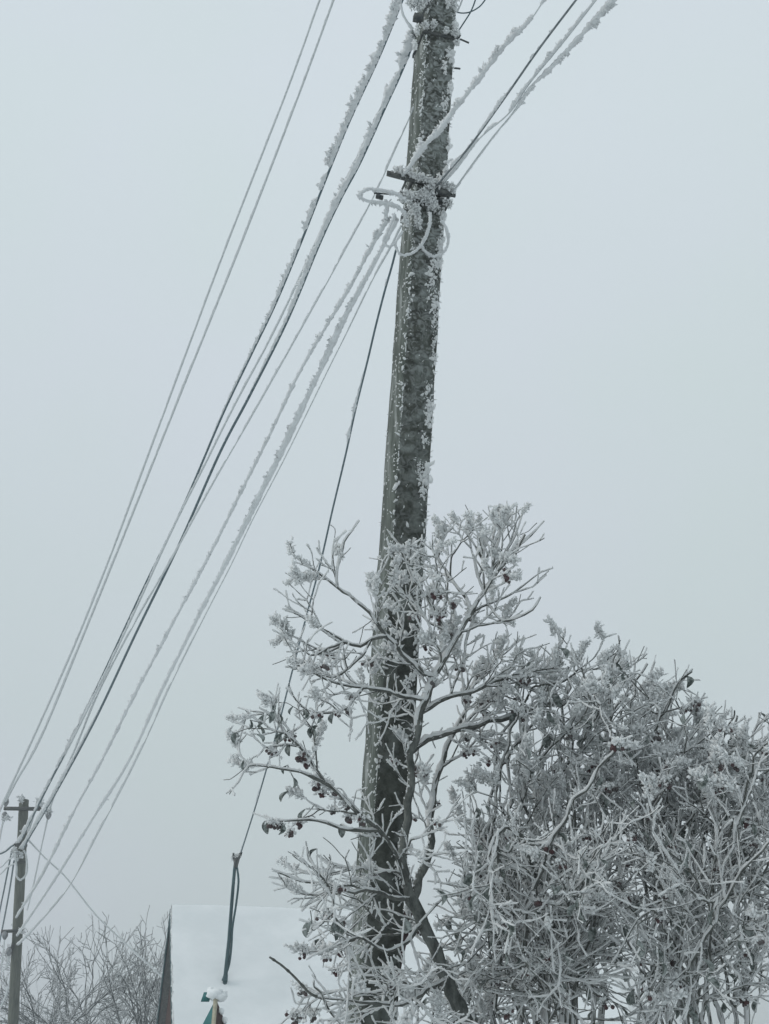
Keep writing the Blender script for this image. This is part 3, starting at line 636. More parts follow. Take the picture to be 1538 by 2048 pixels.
# ------------------------------------------------------------------ trees: scaffold + space colonisation
class Skel:
    def __init__(s): s.p = []; s.par = []; s.r = []
    def path(s, pts, r0, r1, start=None, step=.045, jit=.004):
        P = np.asarray(pts, float)
        if start is not None:
            P = np.vstack([s.p[start], P])
        L = np.linalg.norm(np.diff(P, axis=0), axis=1).sum(); n = max(3, int(L / step))
        Q = np.vstack([2 * P[0] - P[1], P, 2 * P[-1] - P[-2]])
        seg = np.linalg.norm(np.diff(P, axis=0), axis=1); cum = np.concatenate([[0], np.cumsum(seg)]); last = start if start is not None else -1
        for k, d in enumerate(np.linspace(0, cum[-1], n)):
            if k == 0 and start is not None: continue
            i = min(np.searchsorted(cum, d, side='right') - 1, len(seg) - 1); t = (d - cum[i]) / max(seg[i], 1e-9)
            p0, p1, p2, p3 = Q[i], Q[i + 1], Q[i + 2], Q[i + 3]
            x = 0.5 * ((2 * p1) + (-p0 + p2) * t + (2 * p0 - 5 * p1 + 4 * p2 - p3) * t * t + (-p0 + 3 * p1 - 3 * p2 + p3) * t ** 3)
            s.p.append(x + rng.normal(size=3) * jit); s.par.append(last); s.r.append(r0 + (r1 - r0) * k / n); last = len(s.p) - 1
        return last
    def nearest(s, q): return int(np.argmin(np.linalg.norm(np.array(s.p) - np.asarray(q), axis=1)))
    def grow(s, att, step, di, dk, iters, bias=(0, 0, .1), jit=.25, r=rng, center=None, outw=.55):
        att = np.asarray(att, float); alive = np.ones(len(att), bool); nd = np.full(len(att), 1e9); ni = np.zeros(len(att), int)
        def upd(lo):
            new = np.array(s.p[lo:])
            if not len(new): return
            for c in range(0, len(new), 400):
                b = new[c:c + 400]; D = np.linalg.norm(att[:, None] - b[None], axis=2); j = D.argmin(1); m = D[np.arange(len(att)), j]
                k = m < nd; nd[k] = m[k]; ni[k] = j[k] + lo + c
        upd(0); seen = {}
        for _ in range(iters):
            ok = alive & (nd < di)
            if not ok.any(): break
            lo = len(s.p); P = np.array(s.p)
            idx = ni[ok]; v = att[ok] - P[idx]; v /= np.linalg.norm(v, axis=1)[:, None] + 1e-9
            u, inv = np.unique(idx, return_inverse=True); acc = np.zeros((len(u), 3)); np.add.at(acc, inv, v)
            acc /= np.linalg.norm(acc, axis=1)[:, None] + 1e-9
            for k, a in zip(u, acc):
                c = seen.get(k, 0)
                if c > 2: continue
                seen[k] = c + 1
                d = a + np.asarray(bias) + r.normal(size=3) * jit
                if center is not None:
                    o_ = P[k] - center; d += outw * o_ / (np.linalg.norm(o_) + .2)
                pr = s.par[k]
                if pr >= 0:
                    pd_ = P[k] - P[pr]; d += 1.35 * pd_ / (np.linalg.norm(pd_) + 1e-9)
                d /= np.linalg.norm(d)
                s.p.append(P[k] + d * step); s.par.append(int(k)); s.r.append(0)
            if len(s.p) == lo: break
            upd(lo); alive &= nd > dk
    def spurs(s, n, lmin, lmax, rmax=.006, r=rng, up=.25):
        P = np.array(s.p); N0 = len(P); rad = s.radii()
        cand = np.where((rad[:N0] < rmax))[0]
        for k in r.choice(cand, n):
            pr = s.par[k]
            if pr < 0: continue
            t = P[k] - P[pr]; t /= np.linalg.norm(t) + 1e-9
            d = t * .8 + r.normal(size=3) * .55 + np.array([0, 0, up]); d /= np.linalg.norm(d)
            L = r.uniform(lmin, lmax); m = max(2, int(L / .025)); last = int(k); x = P[k].copy(); c = r.normal(size=3) * .05
            for i in range(m):
                d = d + c + r.normal(size=3) * .05; d /= np.linalg.norm(d); x = x + d * L / m
                s.p.append(x.copy()); s.par.append(last); s.r.append(0); last = len(s.p) - 1
    def ramify(s, specs, prob, L0, levels=3, ref=.014, center=None, r=rng, up=.035, rmax=.03, over=.25, sp=.055, maxn=60000):
        sp_ = np.array(specs, float); w = sp_[:, 6] / (math.pi * sp_[:, 2] * sp_[:, 3]) / ref
        def dens(p):
            d = p - np.array([0, 0, CAMZ]); dep = d @ FV; x = 769 + F * (d @ RV) / dep; y = 1024 - F * (d @ UV) / dep
            k = ((x - sp_[:, 0]) / sp_[:, 2]) ** 2 + ((y - sp_[:, 1]) / sp_[:, 3]) ** 2 < 1
            k &= (p[1] > sp_[:, 4] - .12) & (p[1] < sp_[:, 5] + .12)
            t = (p - pole_base) @ ax
            if np.linalg.norm(p - pole_base - t * ax) < .125: return -1
            return w[k].sum()
        todo = []
        def side(t, a0=.6, a1=1.05):
            v = r.normal(size=3); v -= t * (v @ t); v /= np.linalg.norm(v) + 1e-9; a = r.uniform(a0, a1)
            return v, a
        for k in range(len(s.p)):
            pr = s.par[k]
            if pr < 0 or s.r[k] > rmax: continue
            dn = dens(s.p[k])
            if dn > 0 and r.random() < prob * min(1, dn):
                t = s.p[k] - s.p[pr]; t /= np.linalg.norm(t); v, a = side(t); todo.append((k, t * math.cos(a) + v * math.sin(a), L0 * r.uniform(.45, 1.1), 0))
        while todo:
            k, d, L, lv = todo.pop(r.integers(0, len(todo)))
            if len(s.p) > maxn: break
            d = d / np.linalg.norm(d); seg = .024; m = max(2, int(L / seg)); x = s.p[k].copy(); last = k; nxt = r.uniform(.02, sp); run = 0; bend = r.normal(size=3) * .024; sgn = 1
            out = 0
            for i in range(m):
                d = d + bend + r.normal(size=3) * .06 + np.array([0, 0, up])
                if center is not None: o_ = x - center; d += .03 * o_ / np.linalg.norm(o_)
                d /= np.linalg.norm(d); x = x + d * seg; run += seg
                dn = dens(x)
                if dn < 0: break
                if dn == 0:
                    out += 1
                    if out > 1 + 2 * (r.random() < over): break
                s.p.append(x.copy()); s.par.append(last); s.r.append(0); last = len(s.p) - 1
                if run > nxt and lv < levels - 1:
                    run = 0; nxt = r.uniform(.6, 1.3) * sp; pr_ = min(1, .30 + dn)
                    if r.random() < pr_:
                        v, a = side(d, .5, 1.0); rem = L * (1 - i / m)
                        l2 = max(.04, (.30 * L + .40 * rem) * r.uniform(.5, 1.1))
                        todo.append((last, d * math.cos(a) + v * math.sin(a), l2, lv + 1))
                        if r.random() < .45: todo.append((last, d * math.cos(a) - v * math.sin(a), l2 * r.uniform(.6, 1), lv + 1))
                    d = d + r.normal(size=3) * .25; d /= np.linalg.norm(d)      # kink at the node
    def radii(s, tip=.0014, ex=3.0):
        n = len(s.p); a = np.zeros(n); has = np.zeros(n, bool)
        for i in range(n - 1, -1, -1):
            if not has[i]: a[i] = tip ** ex
            p = s.par[i]
            if p >= 0: a[p] += a[i]; has[p] = True
        return np.maximum(a ** (1 / ex), np.array(s.r))
    def chains(s):
        n = len(s.p); rad = s.radii(); ch = [[] for _ in range(n)]
        for i, p in enumerate(s.par):
            if p >= 0: ch[p].append(i)
        starts = [(i, None) for i, p in enumerate(s.par) if p < 0]; out = []
        while starts:
            i, pre = starts.pop(); c = [] if pre is None else [pre]
            while True:
                c.append(i); k = ch[i]
                if not k: break
                k = sorted(k, key=lambda q: -rad[q]); starts += [(q, i) for q in k[1:]]; i = k[0]
            out.append(c)
        return out, rad

SIDE = np.array([-.45, -.25, .85]); SIDE /= np.linalg.norm(SIDE)
def dress(root, sk, trunk_r=.0125, frost_k=1.0, bare=.10, tipclump=.0, shard_k=1.0, sub=2, tip_fn=None, names=('trunk', 'branches', 'frost'), fm_='frost', bark='bark', twig='twig', thick=.0034, inner=None):
    ch, rad = sk.chains(); P = np.array(sk.p)
    tm, bm_, fm = MB(), MB(), MB(); SB, SDr, SL_, SW = [], [], [], []
    for c in ch:
        p = P[c]; r = rad[c].copy()
        if len(c) > 1: r[0] = min(r[0], r[1] * 1.15)
        if len(p) < 2: continue
        # subdivide
        if sub > 1 and len(p) > 2:
            n = (len(p) - 1) * sub + 1; x = np.linspace(0, len(p) - 1, n); i = np.minimum(x.astype(int), len(p) - 2); f = (x - i)[:, None]
            Q = np.vstack([2 * p[0] - p[1], p, 2 * p[-1] - p[-2]]); p0, p1, p2, p3 = Q[i], Q[i + 1], Q[i + 2], Q[i + 3]
            p = .5 * (2 * p1 + (p2 - p0) * f + (2 * p0 - 5 * p1 + 4 * p2 - p3) * f ** 2 + (3 * p1 - p0 - 3 * p2 + p3) * f ** 3)
            r = np.interp(x, np.arange(len(r)), r)
        big = r > trunk_r; k = int(big.sum()) if big[0] else 0
        if k > 1: tm.tube(p[:k + 1], r[:k + 1] * (1 + .06 * rng.normal(size=len(r[:k + 1]))), 9, .07)
        s0 = max(0, k - 1)
        if len(p) - s0 >= 2:
            bm_.tube(p[s0:], r[s0:], 4, .12)
        # frost jacket
        if k < len(p):
            bareflag = rng.random() < bare
            n = len(p); nz = smooth_noise(n, 5); nz2 = smooth_noise(n, 14)
            rf = (thick * (.55 + .9 * nz) * (.75 + .5 * nz2) + r * .55) * frost_k
            rf = np.where(r > .008, rf * .8, rf)
            if bareflag: rf = rf * .35
            if inner is not None: rf = rf * np.interp(p[:, 1], [inner - .1, inner + .6], [1, .8])
            rf = rf * rng.uniform(.8, 1.15)
            rf = np.where(r > .0045, np.maximum(rf, r * .95), rf)
            off = (r * .5 + rf * .2)
            ctr = p + SIDE * off[:, None]
            fm.tube(ctr[s0:], rf[s0:], 5, .5)
            kk = rng.poisson((n - s0) * .5 * shard_k * (.2 if bareflag else 1))
            if kk:
                ii = rng.integers(s0, n, kk); SB.append(ctr[ii]); v = SIDE * .55 + rng.normal(size=(kk, 3)) * .75
                SDr.append(v); SL_.append(rng.uniform(1.2, 2.4, kk) * (rf[ii] + .001)); SW.append(rng.uniform(.5, .9, kk) * (rf[ii] + .0005))
            pc = tip_fn(p[-1]) if tip_fn else tipclump
            if not bareflag and rng.random() < pc:
                kk = 60; nn = min(n, rng.integers(4, 10)); ii = rng.integers(n - nn, n, kk); g = rng.uniform(.7, 1.3)
                SB.append(p[ii] + SIDE * .004 + rng.normal(size=(kk, 3)) * .005 * g); SDr.append(SIDE * .6 + rng.normal(size=(kk, 3)) * .7)
                SL_.append(rng.uniform(.010, .024, kk) * g); SW.append(rng.uniform(.004, .009, kk) * g)
        if k > 1:               # rime along the upper side of thick limbs
            kk = int(k * 9 * shard_k); ii = rng.integers(0, k, kk)
            v = SIDE + rng.normal(size=(kk, 3)) * .35
            SB.append(p[ii] + SIDE * (r[ii] * .85)[:, None]); SDr.append(v); SL_.append(rng.uniform(.004, .013, kk)); SW.append(rng.uniform(.003, .008, kk))
    if SB: fm.shards(np.vstack(SB), np.vstack(SDr), np.concatenate(SL_), np.concatenate(SW))
    if tm.n: tm.build(names[0], M[bark], root, smooth=True)
    if bm_.n: bm_.build(names[1], M[twig], root)
    if fm.n: fm.build(names[2], M[fm_], root)
    return P, rad
def leaves(root, pts, n_, sz=.06):
    m = MB()
    for c in pts:
        L = rng.uniform(.6, 1.15) * sz; w = L * rng.uniform(.2, .34); a = rng.uniform(0, 6.28); u = np.array([math.cos(a), math.sin(a), 0]); dn = np.array([rng.normal() * .35, rng.normal() * .2, -1]); dn /= np.linalg.norm(dn)
        nn = np.cross(u, dn); curl = rng.uniform(.1, .45); V = []
        for i in range(6):
            t = i / 5; wd = w * math.sin(math.pi * min(.97, t * .9 + .08)) ** .7; ce = c + dn * L * t + nn * curl * L * math.sin(t * 2.6)
            V += [ce - u * wd + nn * wd * .7, ce + nn * wd * -.1, ce + u * wd * .9 + nn * wd * .8]
        m.add(V, [(i * 3 + j, i * 3 + j + 1, i * 3 + j + 4, i * 3 + j + 3) for i in range(5) for j in range(2)])
    if m.n: return m.build('leaves', M['leaf'], root)
def berry_meshes():
    out = []
    for k in range(6):
        m = MB(); nb = random.randint(3, 7)
        for b in range(nb):
            c = np.array([random.gauss(0, .009), random.gauss(0, .009), random.uniform(-.028, -.012)]); r = random.uniform(.0045, .0068)
            nu, nv = 7, 5; V = []
            for j in range(nv + 1):
                for i in range(nu):
                    th = 6.283 * i / nu; ph = math.pi * j / nv; V.append(c + np.array([math.cos(th) * math.sin(ph), math.sin(th) * math.sin(ph), math.cos(ph)]) * r * random.uniform(.9, 1.1))
            m.add(V, [(j * nu + i, j * nu + (i + 1) % nu, (j + 1) * nu + (i + 1) % nu, (j + 1) * nu + i) for j in range(nv) for i in range(nu)], 0)
            m.tube([(0, 0, 0), c], .0013, 4, mi=2)
        v = rng.normal(size=(26, 3)) * [.010, .010, .004] + [0, 0, -.010]
        m.shards(v, rng.normal(size=(26, 3)) * .7 + [0, 0, .6], .011, .006, 1)
        o = m.build('berry_cluster', [M['berry'], M['frost'], M['twig']]); me = o.data; bpy.data.objects.remove(o); out.append(me)
    return out
BM = berry_meshes()
def berries(root, pts, smin=.8, smax=1.4):
    for c in pts[:98]:
        o = bpy.data.objects.new('berry_cluster', random.choice(BM)); S.collection.objects.link(o); o.parent = root
        o.location = Vector(c) - root.location; o.rotation_euler = (random.gauss(0, .3), random.gauss(0, .3), random.uniform(0, 6.28)); s = random.uniform(smin, smax); o.scale = (s, s, s)
def blobs(specs, scale=1.0):
    """attractors: (px,py,rx,ry,Y0,Y1,n)"""
    A = []
    for (x, y, rx, ry, y0, y1, n) in specs:
        n = int(n * scale); a = rng.uniform(0, 2 * math.pi, n); q = np.sqrt(rng.uniform(0, 1, n))
        for i in range(n):
            A.append(PY(x + rx * q[i] * math.cos(a[i]), y + ry * q[i] * math.sin(a[i]), rng.uniform(y0, y1)))
    return np.array(A)
def off_pole(A, rmin=.13):
    t = (A - pole_base) @ ax; d = np.linalg.norm(A - pole_base - t[:, None] * ax, axis=1); return A[d > rmin]

# ---- the berry tree beside the pole
rng = np.random.default_rng(21)
base = np.array([.46, 4.9, 0.0])
tree = thing('tree', base, 'frosted berry tree forking beside the pole, its twigs crossing in front of it', 'tree')
sk = Skel()
def q(px, py, Y=4.85): return PY(px, py, Y)
e = sk.path([base - [0, 0, .1], q(1000, 2500, 4.9), q(955, 2150, 4.9), q(925, 2030, 4.9), q(893, 1955, 4.9), q(852, 1862, 4.88), q(824, 1800, 4.86)], .038, .021)
def br(px, py, pts, r0, r1, Y=4.85):
    s = sk.nearest(q(px, py, Y)); return sk.path([q(a, b, c) for a, b, c in pts], r0, r1, start=s)
sk.path([q(812, 1755, 4.86), q(806, 1700, 4.86), q(815, 1630, 4.86), q(822, 1560, 4.85), q(826, 1500, 4.85), q(845, 1425, 4.84), q(872, 1352, 4.83), q(912, 1285, 4.82), q(945, 1225, 4.82), q(985, 1160, 4.82), q(1030, 1105, 4.82), q(1052, 1070, 4.82)], .0165, .004, start=e)
br(826, 1790, [(848, 1730, 4.95), (862, 1690, 5.0), (868, 1600, 5.05), (890, 1500, 5.1), (930, 1420, 5.15), (960, 1330, 5.2)], .016, .004)
br(808, 1770, [(786, 1700, 4.75), (758, 1662, 4.68), (715, 1625, 4.62), (660, 1575, 4.58), (600, 1500, 4.55), (548, 1435, 4.5), (505, 1425, 4.5)], .0095, .002)
br(758, 1662, [(690, 1658, 4.6), (620, 1640, 4.55), (560, 1640, 4.5)], .007, .0025, 4.68)
br(660, 1575, [(600, 1545, 4.5), (540, 1535, 4.5), (490, 1535, 4.5), (475, 1565, 4.5)], .006, .002, 4.58)
br(826, 1510, [(865, 1475, 4.9), (950, 1450, 5.0), (1050, 1425, 5.1), (1140, 1395, 5.2), (1210, 1350, 5.25)], .012, .004)
br(845, 1425, [(900, 1395, 4.9), (990, 1365, 4.95), (1090, 1335, 5.0)], .009, .003)
br(872, 1352, [(820, 1325, 4.78), (765, 1262, 4.72), (715, 1205, 4.68), (665, 1165, 4.65), (625, 1140, 4.62), (590, 1115, 4.6), (580, 1088, 4.6)], .009, .002)
br(672, 1168, [(680, 1110, 4.65), (700, 1070, 4.65), (719, 1036, 4.65)], .005, .002, 4.66)
br(765, 1262, [(700, 1290, 4.7), (650, 1260, 4.65), (600, 1235, 4.6), (572, 1220, 4.6)], .006, .002, 4.72)
br(845, 1400, [(780, 1385, 4.75), (710, 1375, 4.7), (650, 1360, 4.65), (600, 1328, 4.6)], .007, .002)
br(700, 1290, [(640, 1310, 4.7), (600, 1270, 4.65), (575, 1275, 4.65)], .004, .002, 4.7)
br(912, 1285, [(870, 1220, 4.8), (830, 1160, 4.78), (800, 1090, 4.75), (778, 1060, 4.75)], .008, .0025)
br(945, 1225, [(900, 1150, 4.85), (868, 1110, 4.9), (900, 1085, 4.9)], .007, .002)
br(985, 1160, [(990, 1100, 4.9), (985, 1060, 4.9), (990, 1035, 4.9)], .005, .002)
br(985, 1160, [(955, 1100, 4.75), (930, 1060, 4.7)], .005, .002)
for (x_, y_, tx, ty) in ((985, 1160, 1012, 1024), (1000, 1140, 1046, 1030), (1020, 1115, 1086, 1044), (970, 1180, 932, 1040), (900, 1150, 905, 1078), (868, 1110, 876, 1072), (945, 1225, 1080, 1150)):
    br(x_, y_, [((x_ + tx) / 2 + rng.normal() * 5, (y_ + ty) / 2, 4.84), (tx, ty, 4.84)], .0042, .0016)
br(960, 1205, [(1010, 1240, 4.75), (1060, 1225, 4.7), (1078, 1195, 4.7)], .006, .002)
br(826, 1800, [(760, 1788, 4.7), (690, 1778, 4.62), (620, 1768, 4.55), (545, 1738, 4.5)], .008, .002)
br(850, 1862, [(790, 1900, 4.7), (730, 1880, 4.62), (680, 1850, 4.55), (660, 1820, 4.5)], .008, .002)
br(900, 1965, [(800, 2010, 4.7), (710, 2000, 4.6), (630, 1992, 4.55)], .008, .0025)
br(925, 2030, [(820, 2100, 4.7), (720, 2080, 4.6), (650, 2000, 4.55), (630, 1970, 4.5)], .008, .003)
specT = [
 (650, 1150, 70, 70, 4.5, 4.8, 60), (740, 1110, 60, 70, 4.5, 4.85, 60), (830, 1180, 110, 100, 4.5, 4.95, 520), (790, 1210, 60, 60, 4.5, 4.9, 200), (960, 1150, 130, 110, 4.5, 5.3, 230),
 (1000, 1085, 90, 62, 4.6, 5.2, 40), (640, 1270, 80, 80, 4.4, 4.85, 300), (740, 1330, 110, 80, 4.4, 4.9, 330), (870, 1330, 130, 110, 4.4, 5.3, 650), (1000, 1360, 130, 90, 4.4, 5.5, 420),
 (600, 1470, 135, 95, 4.3, 4.85, 650), (690, 1500, 80, 90, 4.3, 4.9, 300), (550, 1570, 85, 55, 4.3, 4.8, 240), (650, 1610, 120, 55, 4.3, 4.85, 320), (780, 1480, 80, 110, 4.35, 4.95, 110), (785, 1620, 90, 80, 4.35, 4.95, 130),
 (930, 1520, 90, 120, 4.4, 5.4, 340), (920, 1680, 90, 100, 4.4, 5.4, 230), (640, 1765, 95, 50, 4.3, 4.8, 210), (740, 1760, 90, 90, 4.3, 4.9, 110), (680, 1880, 60, 100, 4.3, 4.85, 240), (770, 1900, 90, 110, 4.3, 4.95, 90), (740, 2010, 100, 70, 4.3, 4.95, 200), (660, 2010, 60, 50, 4.3, 4.9, 160),
 (900, 1880, 80, 120, 4.4, 5.3, 260), (880, 2020, 90, 60, 4.4, 5.3, 260), (800, 2200, 160, 130, 4.3, 5.3, 300)]
sk.ramify(specT, .56, .40, 3, ref=.0125, center=q(830, 1620), up=.02, sp=.065)
sk.spurs(500, .03, .08, .003, up=.3)
print('tree nodes', len(sk.p))
def tipf(p):
    return .13 if p[2] > 3.2 else .05
Pn, rd_ = dress(tree, sk, tip_fn=tipf, bare=.12, thick=.0022)
tips = Pn[len(Pn) // 3:]
def near_px(P, px, py, rr, n):
    d = P - np.array([0, 0, CAMZ]); dep = d @ FV; x = 769 + F * (d @ RV) / dep; y = 1024 - F * (d @ UV) / dep
    k = np.where((x - px) ** 2 + (y - py) ** 2 < rr * rr)[0]
    return P[rng.choice(k, min(n, len(k)), replace=False)] if len(k) else np.zeros((0, 3))
lf = np.vstack([near_px(Pn, 520, 1440, 60, 12), near_px(Pn, 590, 1430, 50, 10), near_px(Pn, 600, 1500, 70, 7), near_px(Pn, 490, 1490, 40, 4), near_px(Pn, 545, 1600, 50, 5), near_px(Pn, 640, 1640, 60, 3), near_px(Pn, 650, 1850, 40, 6), near_px(Pn, 680, 1870, 40, 3), near_px(Pn, 655, 1410, 30, 2), near_px(Pn, 850, 1800, 60, 4)])
leaves(tree, lf, 0, .042)
bp = np.vstack([near_px(Pn, 910, 1210, 60, 14), near_px(Pn, 1040, 1170, 40, 2), near_px(Pn, 700, 1300, 60, 5), near_px(Pn, 700, 1415, 40, 3), near_px(Pn, 900, 1400, 90, 9), near_px(Pn, 1020, 1390, 60, 8), near_px(Pn, 640, 1930, 60, 7), near_px(Pn, 560, 1620, 60, 5), near_px(Pn, 660, 1800, 50, 5), near_px(Pn, 700, 1560, 80, 4), near_px(Pn, 620, 2010, 50, 3), near_px(Pn, 620, 1520, 110, 10), near_px(Pn, 960, 1500, 90, 6), near_px(Pn, 860, 1560, 90, 8), near_px(Pn, 850, 1260, 50, 5), near_px(Pn, 780, 1880, 90, 6)])
berries(tree, bp)

# one bare dark shoot reaching left, low on the tree
k_ = sk.nearest(q(632, 1992, 4.55)); tw = MB()
tw.tube(catmull([sk.p[k_], q(618, 1985, 4.54), q(590, 1955, 4.52), q(565, 1932, 4.5), q(539, 1914, 4.48)], 24), np.linspace(.0042, .0032, 24) * (1 + .3 * (np.arange(24) % 7 == 0)), 6, .1)
tw.build('bare_shoot', M['twig'], tree)

# ---- dense bushes on the right
def bush(label, cat, base, stems, att, seed, spur, tipc, leafn, berryn, lab_name='shrub', di=.24, step=.034, dk=.066, thick=.0020, iters=80, center=None, ref_=.080, keep=30000, bare=.10, trr=.016):
    global rng
    rng = np.random.default_rng(seed)
    root = thing(lab_name, base, label, cat)
    k = Skel()
    ex = []
    for s in stems:
        sx, sy, yy = rng.normal() * 55, rng.uniform(20, 120), rng.normal() * .2
        ex.append(([(a + sx * (i + 1) / len(s[0]), b + sy, c + yy) for i, (a, b, c) in enumerate(s[0])], s[1] * .6, s[2] * .8))
    xm = np.mean([t[0] for s in stems for t in s[0]]); arch = []
    for _ in range(9):          # thin arching canes through the lower half
        x0 = xm + rng.normal() * 60; x1 = x0 + rng.normal() * 150; yt = rng.uniform(1560, 1860); Yf = rng.uniform(4.6, 5.1)
        arch.append(([(x0, 2180, 5.2), (x0 + (x1 - x0) * .35, yt + 120, (5.2 + Yf) / 2), (x0 + (x1 - x0) * .8, yt, Yf), (x1 + (x1 - x0) * .25, yt + rng.uniform(10, 110), Yf)], .0085, .0025))
    for s in stems + ex[:2] + arch:
        b0 = np.array(base) + np.array([rng.normal() * .12, rng.normal() * .12, -.05])
        k.path([b0] + [PY(*t) for t in s[0]], s[1], s[2], jit=.006)
    k.ramify(att, .60, .56, 3, ref=ref_, center=center, up=.004, sp=.068, maxn=keep)
    print('bush nodes', len(k.p))
    k.spurs(spur // 3, .03, .09, .003, up=.2)
    Pn, _ = dress(root, k, tip_fn=tipc, bare=bare, thick=thick, trunk_r=trr, inner=5.15)
    n = len(Pn); h = Pn[Pn[:, 2] > 2.0]
    leaves(root, h[rng.choice(len(h), leafn)], 0, .05)
    berries(root, h[rng.choice(len(h), berryn)], .9, 1.5)
    return root, Pn
def tipb(p): return .22 if (p - [0, 0, CAMZ])[2] / p[1] > math.tan(math.radians(13.5)) else .02
rng = np.random.default_rng(5)
attB = ([
 (1080, 1370, 90, 70, 4.7, 5.6, 260), (1150, 1330, 60, 50, 4.8, 5.6, 110), (1230, 1330, 45, 60, 4.8, 5.4, 110), (1200, 1420, 140, 80, 4.6, 5.8, 620), (1060, 1500, 110, 100, 4.6, 5.8, 480),
 (1180, 1560, 150, 110, 4.5, 6.0, 1300), (1130, 1700, 160, 120, 4.5, 6.0, 1500), (1010, 1640, 90, 120, 4.6, 5.8, 420), (980, 1820, 100, 120, 4.6, 5.9, 560), (1120, 1860, 190, 140, 4.4, 6.0, 1900), (1050, 2010, 210, 110, 4.4, 6.0, 1900), (900, 1950, 90, 130, 4.5, 5.9, 500), (1200, 1980, 120, 90, 4.5, 6.0, 700),
 (1100, 2200, 260, 150, 4.6, 5.9, 500)])
base = np.array([.75, 5.35, 0])
stemsB = [([(1010, 2150, 5.3), (1000, 1900, 5.2), (985, 1700, 5.1), (1010, 1500, 5.0), (1060, 1380, 5.0)], .014, .004),
          ([(1090, 2150, 5.4), (1100, 1900, 5.4), (1110, 1700, 5.4), (1120, 1500, 5.3), (1140, 1330, 5.2)], .017, .004),
          ([(1150, 2150, 5.3), (1180, 1900, 5.3), (1200, 1700, 5.2), (1215, 1500, 5.1), (1240, 1290, 5.0)], .016, .004),
          ([(1200, 2150, 5.5), (1210, 1850, 5.6), (1180, 1650, 5.7), (1220, 1450, 5.6), (1300, 1330, 5.5)], .015, .004),
          ([(1080, 2100, 5.2), (1050, 1900, 4.9), (1080, 1750, 4.7), (1150, 1600, 4.6), (1250, 1480, 4.6)], .016, .004),
          ([(1150, 2050, 5.6), (1150, 1850, 5.7), (1140, 1700, 5.7), (1100, 1550, 5.7)], .022, .006)]
stemsB += [([(1150, 1700, 5.1), (1195, 1420, 5.0), (1225, 1330, 4.98), (1240, 1272, 4.97)], .008, .003), ([(1180, 1700, 5.2), (1250, 1450, 5.1), (1265, 1370, 5.1), (1275, 1308, 5.1)], .008, .003),
           ([(1020, 1600, 5.2), (1075, 1420, 5.1), (1100, 1340, 5.1), (1132, 1268, 5.1)], .008, .0028), ([(1050, 1600, 5.1), (1130, 1400, 5.0), (1172, 1292, 5.0)], .007, .0028)]
bush('dense frosted thicket of twigs just right of the berry tree, filling the lower middle', 'shrub', base, stemsB, attB, 31, 3300, tipb, 260, 100, center=PY(1130, 1950, 5.3), keep=30000)
rng = np.random.default_rng(6)
attC = ([
 (1290, 1370, 60, 60, 4.7, 5.6, 170), (1365, 1380, 40, 60, 4.8, 5.4, 70), (1340, 1470, 110, 60, 4.6, 5.8, 420), (1330, 1580, 120, 90, 4.5, 6.0, 850), (1470, 1500, 70, 60, 4.7, 5.8, 230), (1540, 1480, 70, 50, 4.7, 5.6, 200), (1450, 1580, 130, 90, 4.5, 6.0, 750), (1400, 1700, 170, 110, 4.5, 6.0, 1300), (1530, 1720, 110, 120, 4.6, 6.0, 600), (1350, 1850, 180, 140, 4.4, 6.0, 1700), (1490, 1880, 130, 100, 4.5, 6.0, 620), (1400, 2010, 220, 110, 4.4, 6.0, 1500),
 (1650, 1650, 120, 200, 4.7, 6.0, 400), (1450, 2250, 250, 150, 4.6, 5.9, 350)])
base = np.array([1.45, 5.4, 0])
stemsC = [([(1330, 2150, 5.4), (1310, 1900, 5.3), (1290, 1700, 5.2), (1300, 1500, 5.1), (1340, 1400, 5.0), (1382, 1338, 5.0)], .015, .004),
          ([(1420, 2150, 5.4), (1400, 1900, 5.4), (1400, 1700, 5.3), (1440, 1550, 5.2), (1478, 1430, 5.1)], .014, .004),
          ([(1500, 2150, 5.4), (1510, 1900, 5.4), (1530, 1700, 5.3), (1560, 1500, 5.2)], .014, .004),
          ([(1350, 2100, 5.6), (1330, 1850, 5.8), (1350, 1700, 5.8), (1310, 1550, 5.7), (1290, 1450, 5.6)], .016, .005),
          ([(1380, 2080, 5.1), (1380, 1950, 4.8), (1450, 1800, 4.7), (1520, 1700, 4.6), (1600, 1640, 4.6)], .014, .004)]
stemsC += [([(1260, 1600, 5.1), (1290, 1420, 5.0), (1308, 1318, 5.0)], .007, .0028), ([(1280, 1600, 5.1), (1330, 1420, 5.0), (1384, 1336, 5.0)], .007, .0028),
           ([(1380, 1650, 5.1), (1440, 1500, 5.0), (1472, 1418, 5.0)], .007, .0028), ([(1460, 1650, 5.1), (1505, 1500, 5.0), (1520, 1428, 5.0)], .007, .0028), ([(1290, 1620, 5.3), (1335, 1480, 5.2), (1345, 1400, 5.2)], .007, .0028)]
bush('frosted thicket at the right edge of the frame with a few red berries', 'shrub', base, stemsC, attC, 32, 2600, tipb, 200, 100, center=PY(1400, 1950, 5.3), keep=26000)

